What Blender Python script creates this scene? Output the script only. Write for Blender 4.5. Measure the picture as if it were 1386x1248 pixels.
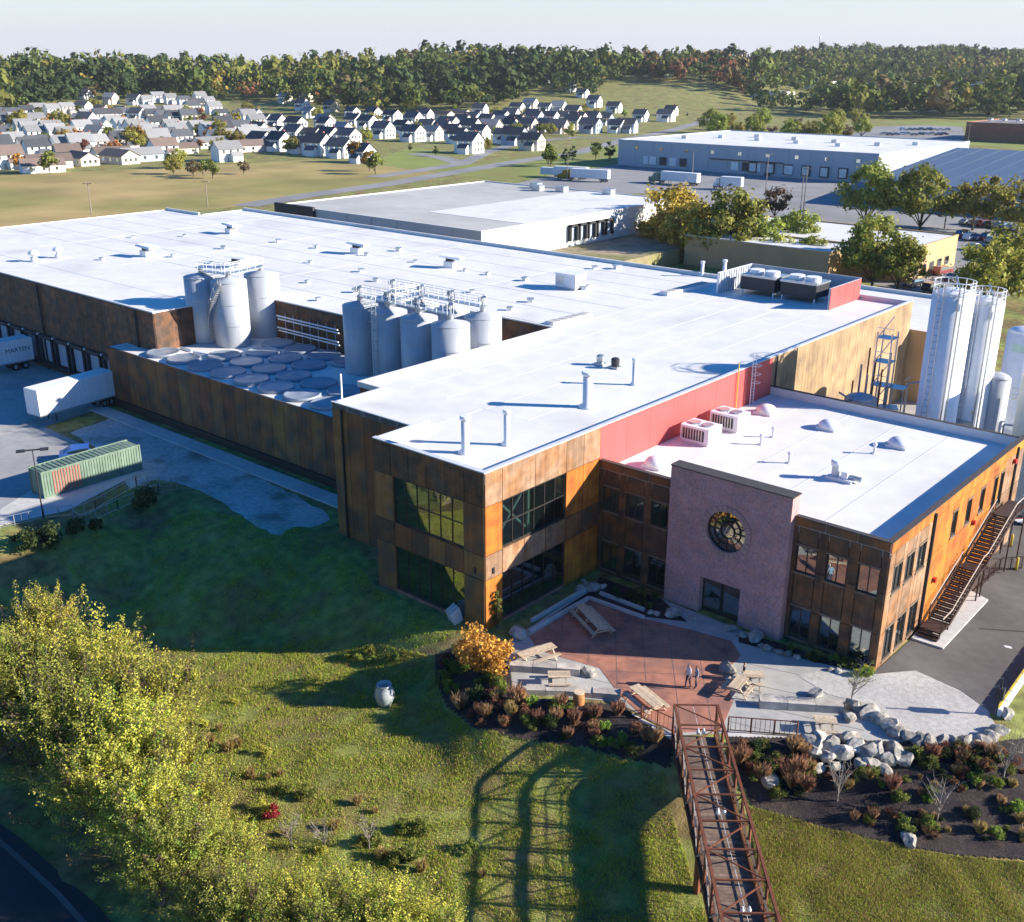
import bpy, bmesh, math, random
import numpy as np
from mathutils import Vector, Matrix

# ------------------------------------------------------------------ scene, camera, light
for o in list(bpy.data.objects): bpy.data.objects.remove(o)
S = bpy.context.scene
C = S.collection
R = math.radians
random.seed(7)
RNG = np.random.default_rng(11)

CAM = np.array([45.137, -49.339, 38.0]); FPX = 1435.268
YAW, PITCH, ROLL = -0.713, 0.358, 0.003
_fw = np.array([math.sin(YAW)*math.cos(PITCH), math.cos(YAW)*math.cos(PITCH), -math.sin(PITCH)])
_rt = np.array([math.cos(YAW), -math.sin(YAW), 0.0]); _up = np.cross(_rt, _fw)
_rt, _up = _rt*math.cos(ROLL)+_up*math.sin(ROLL), -_rt*math.sin(ROLL)+_up*math.cos(ROLL)
cd = bpy.data.cameras.new('camera'); cam = bpy.data.objects.new('camera', cd); C.objects.link(cam)
cd.sensor_width = 36; cd.lens = 36*FPX/1386; cd.clip_end = 9000; cd.clip_start = .5
m = Matrix.Identity(4)
for i in range(3):
    m[i][0] = _rt[i]; m[i][1] = _up[i]; m[i][2] = -_fw[i]; m[i][3] = CAM[i]
cam.matrix_world = m
S.camera = cam

SUN_AZ = math.atan2(.57, .82)          # direction to the sun, measured from +X towards +Y
SUN_EL = R(21)
W = bpy.data.worlds.new('World'); S.world = W; W.use_nodes = True
wn = W.node_tree.nodes; wl = W.node_tree.links
sky = wn.new('ShaderNodeTexSky'); sky.sky_type = 'NISHITA'; sky.sun_disc = False
sky.sun_elevation = SUN_EL; sky.sun_rotation = math.pi/2-SUN_AZ
sky.altitude = 60; sky.air_density = 1.0; sky.dust_density = .2; sky.ozone_density = 2.5
bg = wn['Background']; bg.inputs['Strength'].default_value = .088
hs_ = wn.new('ShaderNodeHueSaturation'); hs_.inputs['Saturation'].default_value = 1.6; hs_.inputs['Hue'].default_value = .513; wl.new(sky.outputs[0], hs_.inputs['Color'])
tc = wn.new('ShaderNodeTexCoord'); sx = wn.new('ShaderNodeSeparateXYZ'); wl.new(tc.outputs['Generated'], sx.inputs[0])
mr = wn.new('ShaderNodeMapRange'); mr.inputs[1].default_value = .02; mr.inputs[2].default_value = .16; mr.inputs[3].default_value = .95; mr.inputs[4].default_value = .0; wl.new(sx.outputs['Z'], mr.inputs[0])
mxs = wn.new('ShaderNodeMix'); mxs.data_type = 'RGBA'; wl.new(mr.outputs[0], mxs.inputs['Factor'])          # pale haze whitening the horizon all round
wl.new(hs_.outputs[0], mxs.inputs['A']); mxs.inputs['B'].default_value = (3.42, 3.50, 4.0, 1)
wl.new(mxs.outputs['Result'], bg.inputs['Color'])
sd = bpy.data.lights.new('sun', 'SUN'); sd.energy = 5.0; sd.angle = R(.53); sd.color = (1, .92, .80)
so = bpy.data.objects.new('sun', sd); C.objects.link(so)
sv = Vector((math.cos(SUN_AZ)*math.cos(SUN_EL), math.sin(SUN_AZ)*math.cos(SUN_EL), math.sin(SUN_EL)))
so.rotation_euler = sv.to_track_quat('Z', 'Y').to_euler(); so.location = (120, 90, 90)
S.view_settings.view_transform = 'Standard'; S.view_settings.look = 'None'
S.view_settings.exposure = 1.3; S.view_settings.gamma = 1

def at(px, py, z=0.0):
    """photo pixel -> world point on the level z"""
    d = _fw+_rt*(px-693)/FPX-_up*(py-624)/FPX
    t = (z-CAM[2])/d[2]
    return CAM+d*t
def A2(px, py, z=0.0):
    p = at(px, py, z); return (float(p[0]), float(p[1]))
def pxy(x, y, z):
    """world -> photo pixel, arrays welcome"""
    dx, dy, dz = x-CAM[0], y-CAM[1], z-CAM[2]
    f = dx*_fw[0]+dy*_fw[1]+dz*_fw[2]
    return (693+FPX*(dx*_rt[0]+dy*_rt[1]+dz*_rt[2])/f, 624-FPX*(dx*_up[0]+dy*_up[1]+dz*_up[2])/f, f)

# ------------------------------------------------------------------ materials
MATS = {}
def mat(name, col, rough=.8, metal=0, var=.15, scale=2.0, bump=0, bscale=None, orand=0, hue=0, spec=.3, streak=0, col2=None, c2s=.3, c2t=(.45, .6), island=0, transl=0, coat=0, detail=4):
    """one procedural material: colour, mottling, optional second colour in patches, vertical streaks, per-object and per-island change"""
    if name in MATS: return MATS[name]
    M = bpy.data.materials.new(name); M.use_nodes = True; n = M.node_tree.nodes; l = M.node_tree.links
    b = n['Principled BSDF']; b.inputs['Roughness'].default_value = rough; b.inputs['Metallic'].default_value = metal
    b.inputs['Specular IOR Level'].default_value = spec
    if coat: b.inputs['Coat Weight'].default_value = coat
    geo = n.new('ShaderNodeNewGeometry')
    cur = n.new('ShaderNodeRGB'); cur.outputs[0].default_value = (*col, 1); cur = cur.outputs[0]
    def noise(s, d=detail, vec=None):
        t = n.new('ShaderNodeTexNoise'); t.inputs['Scale'].default_value = s; t.inputs['Detail'].default_value = d
        l.new(vec or geo.outputs['Position'], t.inputs['Vector']); return t.outputs['Fac']
    def mapr(x, a, b_, c, d):
        r = n.new('ShaderNodeMapRange'); l.new(x, r.inputs[0])
        for i, v in enumerate((a, b_, c, d)): r.inputs[1+i].default_value = v
        return r.outputs[0]
    def mul(c, f):
        v = n.new('ShaderNodeVectorMath'); v.operation = 'SCALE'; l.new(c, v.inputs[0]); l.new(f, v.inputs['Scale']); return v.outputs[0]
    if col2:
        mx = n.new('ShaderNodeMix'); mx.data_type = 'RGBA'; l.new(mapr(noise(c2s, 5), c2t[0], c2t[1], 0, 1), mx.inputs['Factor'])
        l.new(cur, mx.inputs['A']); mx.inputs['B'].default_value = (*col2, 1); cur = mx.outputs['Result']
    if var:
        cur = mul(cur, mapr(noise(scale), .3, .7, 1-var, 1+var))
        cur = mul(cur, mapr(noise(scale*.13, 3), .3, .7, 1-var*.6, 1+var*.6))
    if streak:
        mp = n.new('ShaderNodeMapping'); mp.inputs['Scale'].default_value = (3, 3, .12); l.new(geo.outputs['Position'], mp.inputs['Vector'])
        cur = mul(cur, mapr(noise(1.4, 5, mp.outputs[0]), .3, .7, 1-streak, 1+streak))
    if orand or hue:
        oi = n.new('ShaderNodeObjectInfo')
        if orand: cur = mul(cur, mapr(oi.outputs['Random'], 0, 1, 1-orand, 1+orand))
        if hue:
            h = n.new('ShaderNodeHueSaturation'); l.new(cur, h.inputs['Color']); l.new(mapr(oi.outputs['Random'], 0, 1, .5-hue, .5+hue), h.inputs['Hue']); cur = h.outputs[0]
    if island:
        cur = mul(cur, mapr(geo.outputs['Random Per Island'], 0, 1, 1-island, 1+island))
        h = n.new('ShaderNodeHueSaturation'); l.new(cur, h.inputs['Color']); l.new(mapr(geo.outputs['Random Per Island'], 0, 1, .485, .515), h.inputs['Hue']); cur = h.outputs[0]
    l.new(cur, b.inputs['Base Color'])
    if bump:
        bp = n.new('ShaderNodeBump'); bp.inputs['Strength'].default_value = bump; bp.inputs['Distance'].default_value = .05
        l.new(noise(bscale or scale*3, 6), bp.inputs['Height']); l.new(bp.outputs[0], b.inputs['Normal'])
    if transl:
        tr = n.new('ShaderNodeBsdfTranslucent'); l.new(cur, tr.inputs['Color'])
        ms = n.new('ShaderNodeMixShader'); ms.inputs[0].default_value = transl
        l.new(b.outputs[0], ms.inputs[1]); l.new(tr.outputs[0], ms.inputs[2]); l.new(ms.outputs[0], n['Material Output'].inputs['Surface'])
    MATS[name] = M
    return M
def glass(name, tint, transp):
    M = bpy.data.materials.new(name); M.use_nodes = True; n = M.node_tree.nodes; l = M.node_tree.links
    b = n['Principled BSDF']; b.inputs['Base Color'].default_value = (*tint, 1); b.inputs['Roughness'].default_value = .03
    b.inputs['Specular IOR Level'].default_value = 1.0; b.inputs['IOR'].default_value = 1.6
    nz = n.new('ShaderNodeTexNoise'); nz.inputs['Scale'].default_value = .45; bp = n.new('ShaderNodeBump'); bp.inputs['Strength'].default_value = .06; bp.inputs['Distance'].default_value = .1
    l.new(nz.outputs[0], bp.inputs['Height']); l.new(bp.outputs[0], b.inputs['Normal'])
    gl = n.new('ShaderNodeBsdfGlossy'); gl.inputs['Color'].default_value = (.75, .85, .82, 1); gl.inputs['Roughness'].default_value = .02; l.new(bp.outputs[0], gl.inputs['Normal'])
    mg = n.new('ShaderNodeMixShader'); mg.inputs[0].default_value = .38; l.new(b.outputs[0], mg.inputs[1]); l.new(gl.outputs[0], mg.inputs[2]); b = mg; l.new(mg.outputs[0], n['Material Output'].inputs['Surface'])
    if transp:
        t = n.new('ShaderNodeBsdfTransparent'); t.inputs[0].default_value = (.62, .75, .70, 1)
        ms = n.new('ShaderNodeMixShader'); ms.inputs[0].default_value = transp
        l.new(b.outputs[0], ms.inputs[1]); l.new(t.outputs[0], ms.inputs[2]); l.new(ms.outputs[0], n['Material Output'].inputs['Surface'])
    MATS[name] = M; return M

mat('roof_white', (.68, .662, .625), .6, var=.06, scale=.5, col2=(.52, .50, .465), c2s=.11, c2t=(.54, .80), bump=.05, bscale=1.5)
mat('roof_grey', (.46, .45, .41), .8, var=.06, scale=.3, col2=(.40, .39, .36), c2s=.04)
mat('coping', (.52, .53, .55), .5, var=.08, orand=.08)
mat('coping_dark', (.07, .06, .055), .6, var=.1)
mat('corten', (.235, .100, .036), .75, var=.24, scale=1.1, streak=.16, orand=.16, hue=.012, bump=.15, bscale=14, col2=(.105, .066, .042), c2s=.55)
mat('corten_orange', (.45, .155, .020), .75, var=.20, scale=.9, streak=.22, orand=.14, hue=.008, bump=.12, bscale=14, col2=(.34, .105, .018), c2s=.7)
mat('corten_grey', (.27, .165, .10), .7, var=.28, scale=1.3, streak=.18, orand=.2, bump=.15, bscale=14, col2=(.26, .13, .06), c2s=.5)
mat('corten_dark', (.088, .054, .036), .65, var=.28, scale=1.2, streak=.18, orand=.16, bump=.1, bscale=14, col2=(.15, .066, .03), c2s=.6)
mat('bronze', (.030, .024, .022), .5, var=.1, spec=.4)
mat('frame_brown', (.17, .12, .085), .6, var=.15)
mat('brick', (.44, .245, .235), .85, var=.2, scale=6, bump=.3, bscale=30, col2=(.38, .235, .25), c2s=1.2)
mat('brick_pale', (.38, .25, .24), .85, var=.15, scale=6, orand=.12)
mat('red_panel', (.50, .085, .08), .5, var=.06, scale=.5, streak=.05, orand=.06)
mat('tan_panel', (.34, .235, .125), .8, var=.14, scale=.6, streak=.22, orand=.12, col2=(.25, .17, .10), c2s=.35)
mat('tan_wall', (.46, .31, .16), .8, var=.06, scale=.4)
mat('dark_room', (.02, .02, .022), .9, var=0)
mat('floor_grey', (.12, .11, .10), .8, var=.1)
glass('glass_clear', (.012, .02, .02), .35)
glass('glass_open', (.012, .02, .02), .68)
glass('glass_dark', (.012, .018, .022), 0)
mat('white_metal', (.70, .71, .73), .4, metal=0, var=.05, spec=.5)
mat('lid_steel', (.27, .31, .36), .45, metal=.2, var=.1, scale=.6, orand=.08)
mat('galv', (.45, .47, .49), .35, metal=.7, var=.12, scale=4)
mat('tank_steel', (.40, .42, .45), .5, metal=.1, var=.06, scale=.8, streak=.07, spec=.5)
mat('silo_white', (.74, .75, .77), .4, var=.04, streak=.05, spec=.5)
mat('silo_cream', (.62, .62, .52), .45, var=.05, streak=.06)
mat('dark_metal', (.045, .045, .05), .5, metal=.3, var=.1)
mat('rust_steel', (.155, .052, .026), .7, var=.25, scale=3, streak=.1)
mat('stair_steel', (.045, .026, .022), .6, var=.2)
mat('rail_light', (.42, .36, .31), .5, var=.1)
mat('deck_wood', (.165, .115, .085), .85, var=.25, scale=4, orand=.3, streak=.1)
mat('table_wood', (.50, .39, .27), .8, var=.18, scale=5, orand=.18)
mat('stump_wood', (.36, .15, .05), .8, var=.3, scale=4)
mat('lime_stone', (.50, .45, .38), .85, var=.2, scale=3, bump=.5, bscale=7, orand=.2, col2=(.36, .32, .28), c2s=1.5)
mat('boulder', (.40, .365, .31), .9, var=.3, scale=2.5, bump=.9, bscale=5, orand=.25, col2=(.22, .205, .18), c2s=1.6)
mat('concrete', (.40, .385, .355), .9, var=.10, scale=1.2, bump=.15, bscale=12, col2=(.33, .32, .30), c2s=.25)
mat('concrete_light', (.50, .48, .45), .9, var=.10, scale=1.5, bump=.15, orand=.06)
mat('patio_red', (.40, .175, .115), .85, var=.16, scale=1.5, bump=.15, bscale=9, col2=(.27, .13, .10), c2s=.5, orand=.07)
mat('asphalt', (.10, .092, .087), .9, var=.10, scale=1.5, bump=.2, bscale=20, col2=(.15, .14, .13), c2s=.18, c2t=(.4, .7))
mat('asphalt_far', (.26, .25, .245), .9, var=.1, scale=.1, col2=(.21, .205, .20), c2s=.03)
mat('asphalt_dark', (.035, .035, .038), .9, var=.15, scale=1)
mat('gravel', (.46, .43, .39), .95, var=.22, scale=2, bump=.8, bscale=8, col2=(.20, .19, .14), c2s=.22, c2t=(.5, .68))
mat('gravel_pale', (.42, .40, .37), .95, var=.16, scale=3, bump=.6, bscale=12)
mat('yard', (.31, .305, .30), .9, var=.1, scale=.8, col2=(.28, .275, .27), c2s=.12)
mat('mulch', (.028, .022, .022), 1, var=.4, scale=6, bump=1, bscale=14, col2=(.05, .036, .032), c2s=.8)
mat('grass_lawn', (.20, .215, .055), .95, var=.45, scale=1.1, bump=1, bscale=9, col2=(.20, .145, .055), c2s=.23, c2t=(.46, .60))
mat('field', (.36, .26, .10), .95, var=.18, scale=.05, col2=(.24, .21, .06), c2s=.018, c2t=(.42, .58))
mat('field_green', (.20, .235, .05), .95, var=.12, scale=.05, col2=(.20, .19, .05), c2s=.02)
mat('blade', (.37, .45, .042), .9, var=0, island=.45, transl=.3)
mat('blade_dry', (.38, .28, .11), .9, var=0, island=.4, transl=.25)
mat('bark', (.085, .066, .052), .95, var=.3, scale=6)
mat('bark_pale', (.24, .21, .18), .95, var=.2, scale=6)
def leafm(name, col, isl=.42, tr=.35, orand=.2, hue=.02):
    return mat(name, col, .75, var=.22, scale=.35, island=isl, transl=tr, orand=orand, hue=hue, spec=.25)
leafm('leaf_yellow', (.50, .46, .075), orand=.12, hue=.012); leafm('leaf_olive', (.31, .31, .055), orand=.12, hue=.012)
leafm('leaf_green', (.165, .185, .038)); leafm('leaf_dark', (.045, .07, .02)); leafm('leaf_mid', (.25, .27, .05)); leafm('leaf_midolive', (.29, .27, .055)); leafm('leaf_midgold', (.45, .32, .055))
leafm('leaf_gold', (.30, .20, .03)); leafm('leaf_orange', (.42, .18, .045)); leafm('leaf_rust', (.20, .085, .05)); leafm('leaf_red', (.34, .05, .035))
leafm('leaf_lime', (.20, .26, .04)); leafm('leaf_brown', (.13, .085, .05)); leafm('grass_tan', (.34, .19, .11))
for nm, c in (('wood_green', (.105, .135, .034)), ('wood_dark', (.050, .075, .028)), ('wood_olive', (.16, .165, .038)), ('wood_brown', (.14, .105, .050)), ('wood_rust', (.20, .095, .045)), ('wood_gold', (.26, .20, .045))):
    mat(nm, c, .9, var=.18, scale=.02, island=.12, transl=.15, spec=.1)
mat('siding_white', (.74, .74, .73), .7, var=.04, orand=.04); mat('siding_cream', (.60, .55, .45), .7, var=.04, orand=.06)
mat('siding_blue', (.36, .42, .50), .7, var=.04, orand=.1); mat('siding_pink', (.62, .50, .46), .7, var=.04, orand=.05)
mat('shingle_dark', (.075, .08, .09), .85, var=.1, orand=.3); mat('shingle_brown', (.16, .12, .10), .85, var=.1, orand=.25); mat('shingle_grey', (.24, .24, .24), .85, var=.1, orand=.2)
mat('paint_white', (.72, .72, .72), .5, var=.04, orand=.05); mat('paint_blue', (.03, .09, .32), .35, var=.03, coat=.4)
mat('trailer_white', (.66, .68, .70), .45, var=.05, streak=.06)
mat('tyre', (.02, .02, .02), .9, var=.1); mat('container_green', (.15, .215, .16), .6, var=.15, scale=1.2, streak=.15); mat('container_red', (.33, .13, .10), .6, var=.15)
mat('ink', (.015, .02, .035), .6, var=0); mat('yellow_paint', (.62, .47, .04), .5, var=.08); mat('red_paint', (.5, .03, .03), .5, var=.05)
for i, c in enumerate([(.5, .5, .5), (.02, .02, .025), (.16, .17, .18), (.62, .62, .62), (.05, .07, .14), (.22, .03, .03), (.30, .29, .26)]): mat('car_paint_%d' % i, c, .3, var=.02, coat=.6, spec=.5)
mat('metal_wall', (.36, .40, .45), .6, var=.05, streak=.04); mat('metal_wall_white', (.60, .60, .58), .6, var=.04, streak=.03)
mat('metal_roof_blue', (.12, .15, .20), .45, var=.06, metal=.2); mat('brick_far', (.30, .12, .08), .85, var=.1, scale=.3)
mat('badge_teal', (.36, .50, .47), .5, var=.03); mat('dirt', (.30, .235, .16), .95, var=.25, scale=.4, col2=(.20, .19, .08), c2s=.12)
mat('skin', (.45, .28, .2), .6, var=0); mat('hair', (.03, .02, .015), .7, var=0); mat('cloth_white', (.5, .5, .56), .9, var=.05); mat('cloth_navy', (.03, .04, .08), .9, var=.05); mat('cloth_blue', (.16, .24, .34), .9, var=.05); mat('cloth_black', (.02, .02, .022), .9, var=.05)
mat('ceramic', (.34, .36, .36), .25, var=.12, scale=3, col2=(.30, .34, .33), c2s=1.2, coat=.5)

# ------------------------------------------------------------------ mesh helpers
LOCALS = set()          # things whose parts are given in the thing's own coordinates
def wloc(o):
    v = Vector((0, 0, 0))
    while o:
        if o.name in LOCALS: break
        v += o.location; o = o.parent
    return v
class MB:
    """collects faces, then becomes ONE mesh object"""
    def __init__(s): s.v = []; s.f = []; s.mi = []; s.cur = 0
    def add(s, vs, fs):
        k = len(s.v); s.v += [tuple(p) for p in vs]
        for f in fs: s.f.append(tuple(i+k for i in f)); s.mi.append(s.cur)
        return s
    def box(s, x0, y0, z0, x1, y1, z1):
        x0, x1 = min(x0, x1), max(x0, x1); y0, y1 = min(y0, y1), max(y0, y1); z0, z1 = min(z0, z1), max(z0, z1)
        return s.add([(x0,y0,z0),(x1,y0,z0),(x1,y1,z0),(x0,y1,z0),(x0,y0,z1),(x1,y0,z1),(x1,y1,z1),(x0,y1,z1)],
                     [(0,3,2,1),(4,5,6,7),(0,1,5,4),(1,2,6,5),(2,3,7,6),(3,0,4,7)])
    def obox(s, c, size, rz=0, rx=0, ry=0):
        M = Matrix.Rotation(rz, 3, 'Z') @ Matrix.Rotation(ry, 3, 'Y') @ Matrix.Rotation(rx, 3, 'X')
        h = [d/2 for d in size]; vs = []
        for z in (-1, 1):
            for x, y in ((-1,-1),(1,-1),(1,1),(-1,1)): vs.append(M @ Vector((x*h[0], y*h[1], z*h[2])) + Vector(c))
        return s.add(vs, [(0,3,2,1),(4,5,6,7),(0,1,5,4),(1,2,6,5),(2,3,7,6),(3,0,4,7)])
    def bar(s, p, q, w, h=None):
        """square bar between two points"""
        p, q = Vector(p), Vector(q); d = (q-p).normalized(); h = h or w
        u = d.cross(Vector((0,0,1)))
        if u.length < 1e-3: u = Vector((1,0,0))
        u.normalize(); t = u.cross(d)
        vs = [e+u*a*w/2+t*b*h/2 for e in (p, q) for a, b in ((-1,-1),(1,-1),(1,1),(-1,1))]
        return s.add(vs, [(0,3,2,1),(4,5,6,7),(0,1,5,4),(1,2,6,5),(2,3,7,6),(3,0,4,7)])
    def tube(s, p, q, r, n=8, r2=None, cap=True):
        p, q = Vector(p), Vector(q); d = (q-p).normalized(); r2 = r if r2 is None else r2
        u = d.cross(Vector((0,0,1)))
        if u.length < 1e-3: u = Vector((1,0,0))
        u.normalize(); t = d.cross(u)
        vs = [e+(u*math.cos(2*math.pi*i/n)+t*math.sin(2*math.pi*i/n))*rr for e, rr in ((p, r), (q, r2)) for i in range(n)]
        fs = [(i, (i+1) % n, n+(i+1) % n, n+i) for i in range(n)]
        if cap: fs += [tuple(range(n-1, -1, -1)), tuple(range(n, 2*n))]
        return s.add(vs, fs)
    def lathe(s, c, prof, n=24):
        """prof: (r, z) from the bottom up"""
        vs = []; fs = []
        for r, z in prof:
            for i in range(n): a = 2*math.pi*i/n; vs.append((c[0]+r*math.cos(a), c[1]+r*math.sin(a), c[2]+z))
        for k in range(len(prof)-1):
            for i in range(n): j = (i+1) % n; fs.append((k*n+i, k*n+j, (k+1)*n+j, (k+1)*n+i))
        fs.append(tuple(range(n-1, -1, -1))); fs.append(tuple(range((len(prof)-1)*n, len(prof)*n)))
        return s.add(vs, fs)
    def prism(s, pts, z0, z1):
        n = len(pts)
        a = sum(pts[i][0]*pts[(i+1) % n][1]-pts[(i+1) % n][0]*pts[i][1] for i in range(n))
        if a < 0: pts = pts[::-1]
        vs = [(p[0], p[1], z0) for p in pts]+[(p[0], p[1], z1) for p in pts]
        return s.add(vs, [tuple(range(n-1, -1, -1)), tuple(range(n, 2*n))]+[(i, (i+1) % n, n+(i+1) % n, n+i) for i in range(n)])
    def gable(s, x0, y0, x1, y1, z0, z1, rise, over=0, th=0):
        """closed gable body, ridge along X"""
        ym = (y0+y1)/2
        return s.add([(x0,y0,z0),(x1,y0,z0),(x1,y1,z0),(x0,y1,z0),(x0,y0,z1),(x1,y0,z1),(x1,y1,z1),(x0,y1,z1),(x0,ym,z1+rise),(x1,ym,z1+rise)],
                     [(0,3,2,1),(0,1,5,4),(2,3,7,6),(1,2,6,9,5),(3,0,4,8,7),(4,5,9,8),(6,7,8,9)])
    def roof(s, x0, y0, x1, y1, z1, rise, over=.4, th=.18):
        ym = (y0+y1)/2; k = rise/((y1-y0)/2); x0 -= over; x1 += over; zl = z1-over*k; y0 -= over; y1 += over; zt = z1+rise+.03; zl += .03
        for ya in (y0, y1):
            s.add([(x0,ya,zl),(x1,ya,zl),(x1,ym,zt),(x0,ym,zt),(x0,ya,zl+th),(x1,ya,zl+th),(x1,ym,zt+th),(x0,ym,zt+th)],
                  [(0,1,2,3),(4,7,6,5),(0,4,5,1),(1,5,6,2),(2,6,7,3),(3,7,4,0)] if ya > ym else [(0,3,2,1),(4,5,6,7),(0,1,5,4),(1,2,6,5),(2,3,7,6),(3,0,4,7)])
        return s
    def mesh(s, name, mats, off=Vector((0,0,0)), smooth=False):
        me = bpy.data.meshes.new(name)
        me.from_pydata([(p[0]-off[0], p[1]-off[1], p[2]-off[2]) for p in s.v], [], s.f)
        for mm in (mats if isinstance(mats, (list, tuple)) else [mats]): me.materials.append(MATS[mm])
        if any(s.mi): me.polygons.foreach_set('material_index', s.mi)
        if smooth:
            me.polygons.foreach_set('use_smooth', [len(f) < 5 for f in s.f])
        me.update(); return me
    def build(s, name, mats, parent=None, smooth=False, origin=None):
        off = Vector(origin) if origin is not None else (wloc(parent) if parent else Vector((0,0,0)))
        ob = bpy.data.objects.new(name, s.mesh(name, mats, off, smooth)); C.objects.link(ob)
        ob.parent = parent
        if origin is not None: ob.location = off-(wloc(parent) if parent else Vector((0,0,0)))
        return ob
def tag(o, label=None, cat=None, group=None, kind=None):
    if label: o['label'] = label
    if cat: o['category'] = cat
    if group: o['group'] = group
    if kind: o['kind'] = kind
    return o
def thing(name, label, cat, loc=(0,0,0), rz=0, group=None, local=False):
    o = bpy.data.objects.new(name, None); C.objects.link(o); o.location = loc; o.rotation_euler = (0,0,rz); o.empty_display_size = .3
    if local: LOCALS.add(o.name)
    return tag(o, label, cat, group)
def copy_tree(o, parent=None):
    c = o.copy(); C.objects.link(c); c.parent = parent
    for ch in list(o.children): copy_tree(ch, c)
    return c
def place(o, loc, rz=0, sc=1, label=None, group=None):
    o.location = loc; o.rotation_euler = (0,0,rz); o.scale = (sc,sc,sc) if not isinstance(sc, tuple) else sc
    return tag(o, label, None, group)
class Proto:
    """first use moves the thing itself, later uses copy it with its parts"""
    def __init__(s, root): s.root = root; s.used = False
    def put(s, loc, rz=0, sc=1, label=None, group=None):
        if s.used: o = copy_tree(s.root)
        else: o = s.root; s.used = True
        return place(o, loc, rz, sc, label, group)
def share(o, name, parent, loc, rz=0, sc=None):
    """another object with the same mesh"""
    c = bpy.data.objects.new(name, o.data); C.objects.link(c); c.parent = parent; c.location = loc; c.rotation_euler = (0,0,rz)
    if sc: c.scale = sc
    return c
def npmesh(name, verts, quads, mats, mi=None, tri=False):
    me = bpy.data.meshes.new(name); nf = len(quads); k = 3 if tri else 4
    me.vertices.add(len(verts)); me.vertices.foreach_set('co', np.asarray(verts, np.float32).ravel())
    me.loops.add(nf*k); me.loops.foreach_set('vertex_index', np.asarray(quads, np.int32).ravel())
    me.polygons.add(nf); me.polygons.foreach_set('loop_start', np.arange(nf, dtype=np.int32)*k)
    for mm in (mats if isinstance(mats, (list, tuple)) else [mats]): me.materials.append(MATS[mm])
    if mi is not None: me.polygons.foreach_set('material_index', np.asarray(mi, np.int32))
    me.update(calc_edges=True); me.validate(); return me

# ------------------------------------------------------------------ terrain
PLATEAU = [A2(*p) for p in [(0,722),(110,702),(200,662),(250,660),(310,695),(372,738),(455,722),(510,796),(600,838),(652,856),(676,885),(690,945),(830,962),(880,985),(912,1004),(985,1000),(1095,1003),(1150,1012),(1230,1016),(1325,1012),(1352,985),(1400,930)]]
PLATEAU = [(-900, -160), (-140, -34)]+PLATEAU+[(60, 20), (2500, 20), (2500, 3000), (-2500, 3000), (-2500, -160)]
def poly_sd(x, y, poly):
    """distance outside a polygon (0 inside)"""
    d = np.full(x.shape, 1e9); inside = np.zeros(x.shape, bool); n = len(poly)
    for i in range(n):
        ax, ay = poly[i]; bx, by = poly[(i+1) % n]; ex, ey = bx-ax, by-ay
        t = np.clip(((x-ax)*ex+(y-ay)*ey)/(ex*ex+ey*ey+1e-12), 0, 1)
        d = np.minimum(d, np.hypot(x-ax-t*ex, y-ay-t*ey))
        c = ((ay > y) != (by > y)) & (x < (bx-ax)*(y-ay)/(by-ay+1e-12)+ax); inside ^= c
    return np.where(inside, 0, d)
HX = [-200, 0, 350, 500, 700, 900, 1000, 1100, 1386, 1600]
HR0 = [820, 820, 800, 740, 720, 780, 800, 900, 900, 900]; HR1 = [1300, 1300, 1300, 1250, 1300, 1250, 1500, 2300, 2500, 2500]; HH = [20, 20, 18, 21, 27, 28, 26, 40, 46, 46]
def sstep(a): a = np.clip(a, 0, 1); return a*a*(3-2*a)
def ground(x, y):
    x = np.asarray(x, float); y = np.asarray(y, float)
    d = poly_sd(x, y, PLATEAU)
    low = -2.2-.055*np.clip(-x, 0, 60)+.018*np.clip(x-26, 0, 40)
    z = low*sstep(d/(6.5+9*sstep((-x-6)/22)))
    z = np.where(d > 0, z+.04*np.sin(x*.9+y*.4)*np.sin(y*.7-x*.2)*sstep(d/4), z)
    dx, dy = x-CAM[0], y-CAM[1]; r = np.hypot(dx, dy)
    f = dx*math.sin(YAW)+dy*math.cos(YAW); s = dx*math.cos(YAW)-dy*math.sin(YAW)
    px = 693+FPX*s/np.maximum(f, 1)*.94
    r0 = np.interp(px, HX, HR0); r1 = np.interp(px, HX, HR1); h = np.interp(px, HX, HH)
    h = h*(1+.10*np.sin(px*.013)+.06*np.sin(px*.041+1))
    return z+np.where(f > 100, h*sstep((r-r0)/(r1-r0)), 0)
def gz(x, y): return float(ground(np.array([x]), np.array([y]))[0])
def on(px, py):
    """photo pixel -> point on the terrain"""
    z = 0.0
    for _ in range(25):
        p = at(px, py, z); z = z*.5+.5*gz(p[0], p[1])
    return (float(p[0]), float(p[1]), gz(p[0], p[1]))
def axis(lo, a, b, hi, fine, grow):
    s = list(np.arange(a, b+fine, fine)); st = fine; v = s[-1]
    while v < hi: st = min(st*grow, 45); v += st; s.append(v)
    st = fine; v = a; l = []
    while v > lo: st = min(st*grow, 45); v -= st; l.append(v)
    return np.array(l[::-1]+s)
xs = axis(-3300, -48, 48, 900, .7, 1.16); ys = axis(-420, -40, 12, 3300, .7, 1.16)
GX, GY = np.meshgrid(xs, ys); GZ = ground(GX, GY)
nx, ny = len(xs), len(ys); idx = np.arange(nx*ny).reshape(ny, nx)
q = np.stack([idx[:-1,:-1], idx[:-1,1:], idx[1:,1:], idx[1:,:-1]], -1).reshape(-1, 4)
me = npmesh('ground', np.stack([GX, GY, GZ], -1).reshape(-1, 3), q, 'grass_lawn'); me.polygons.foreach_set('use_smooth', [True]*len(q))
tag(bpy.data.objects.new('ground', me), kind='structure'); C.objects.link(bpy.data.objects['ground'])

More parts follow.
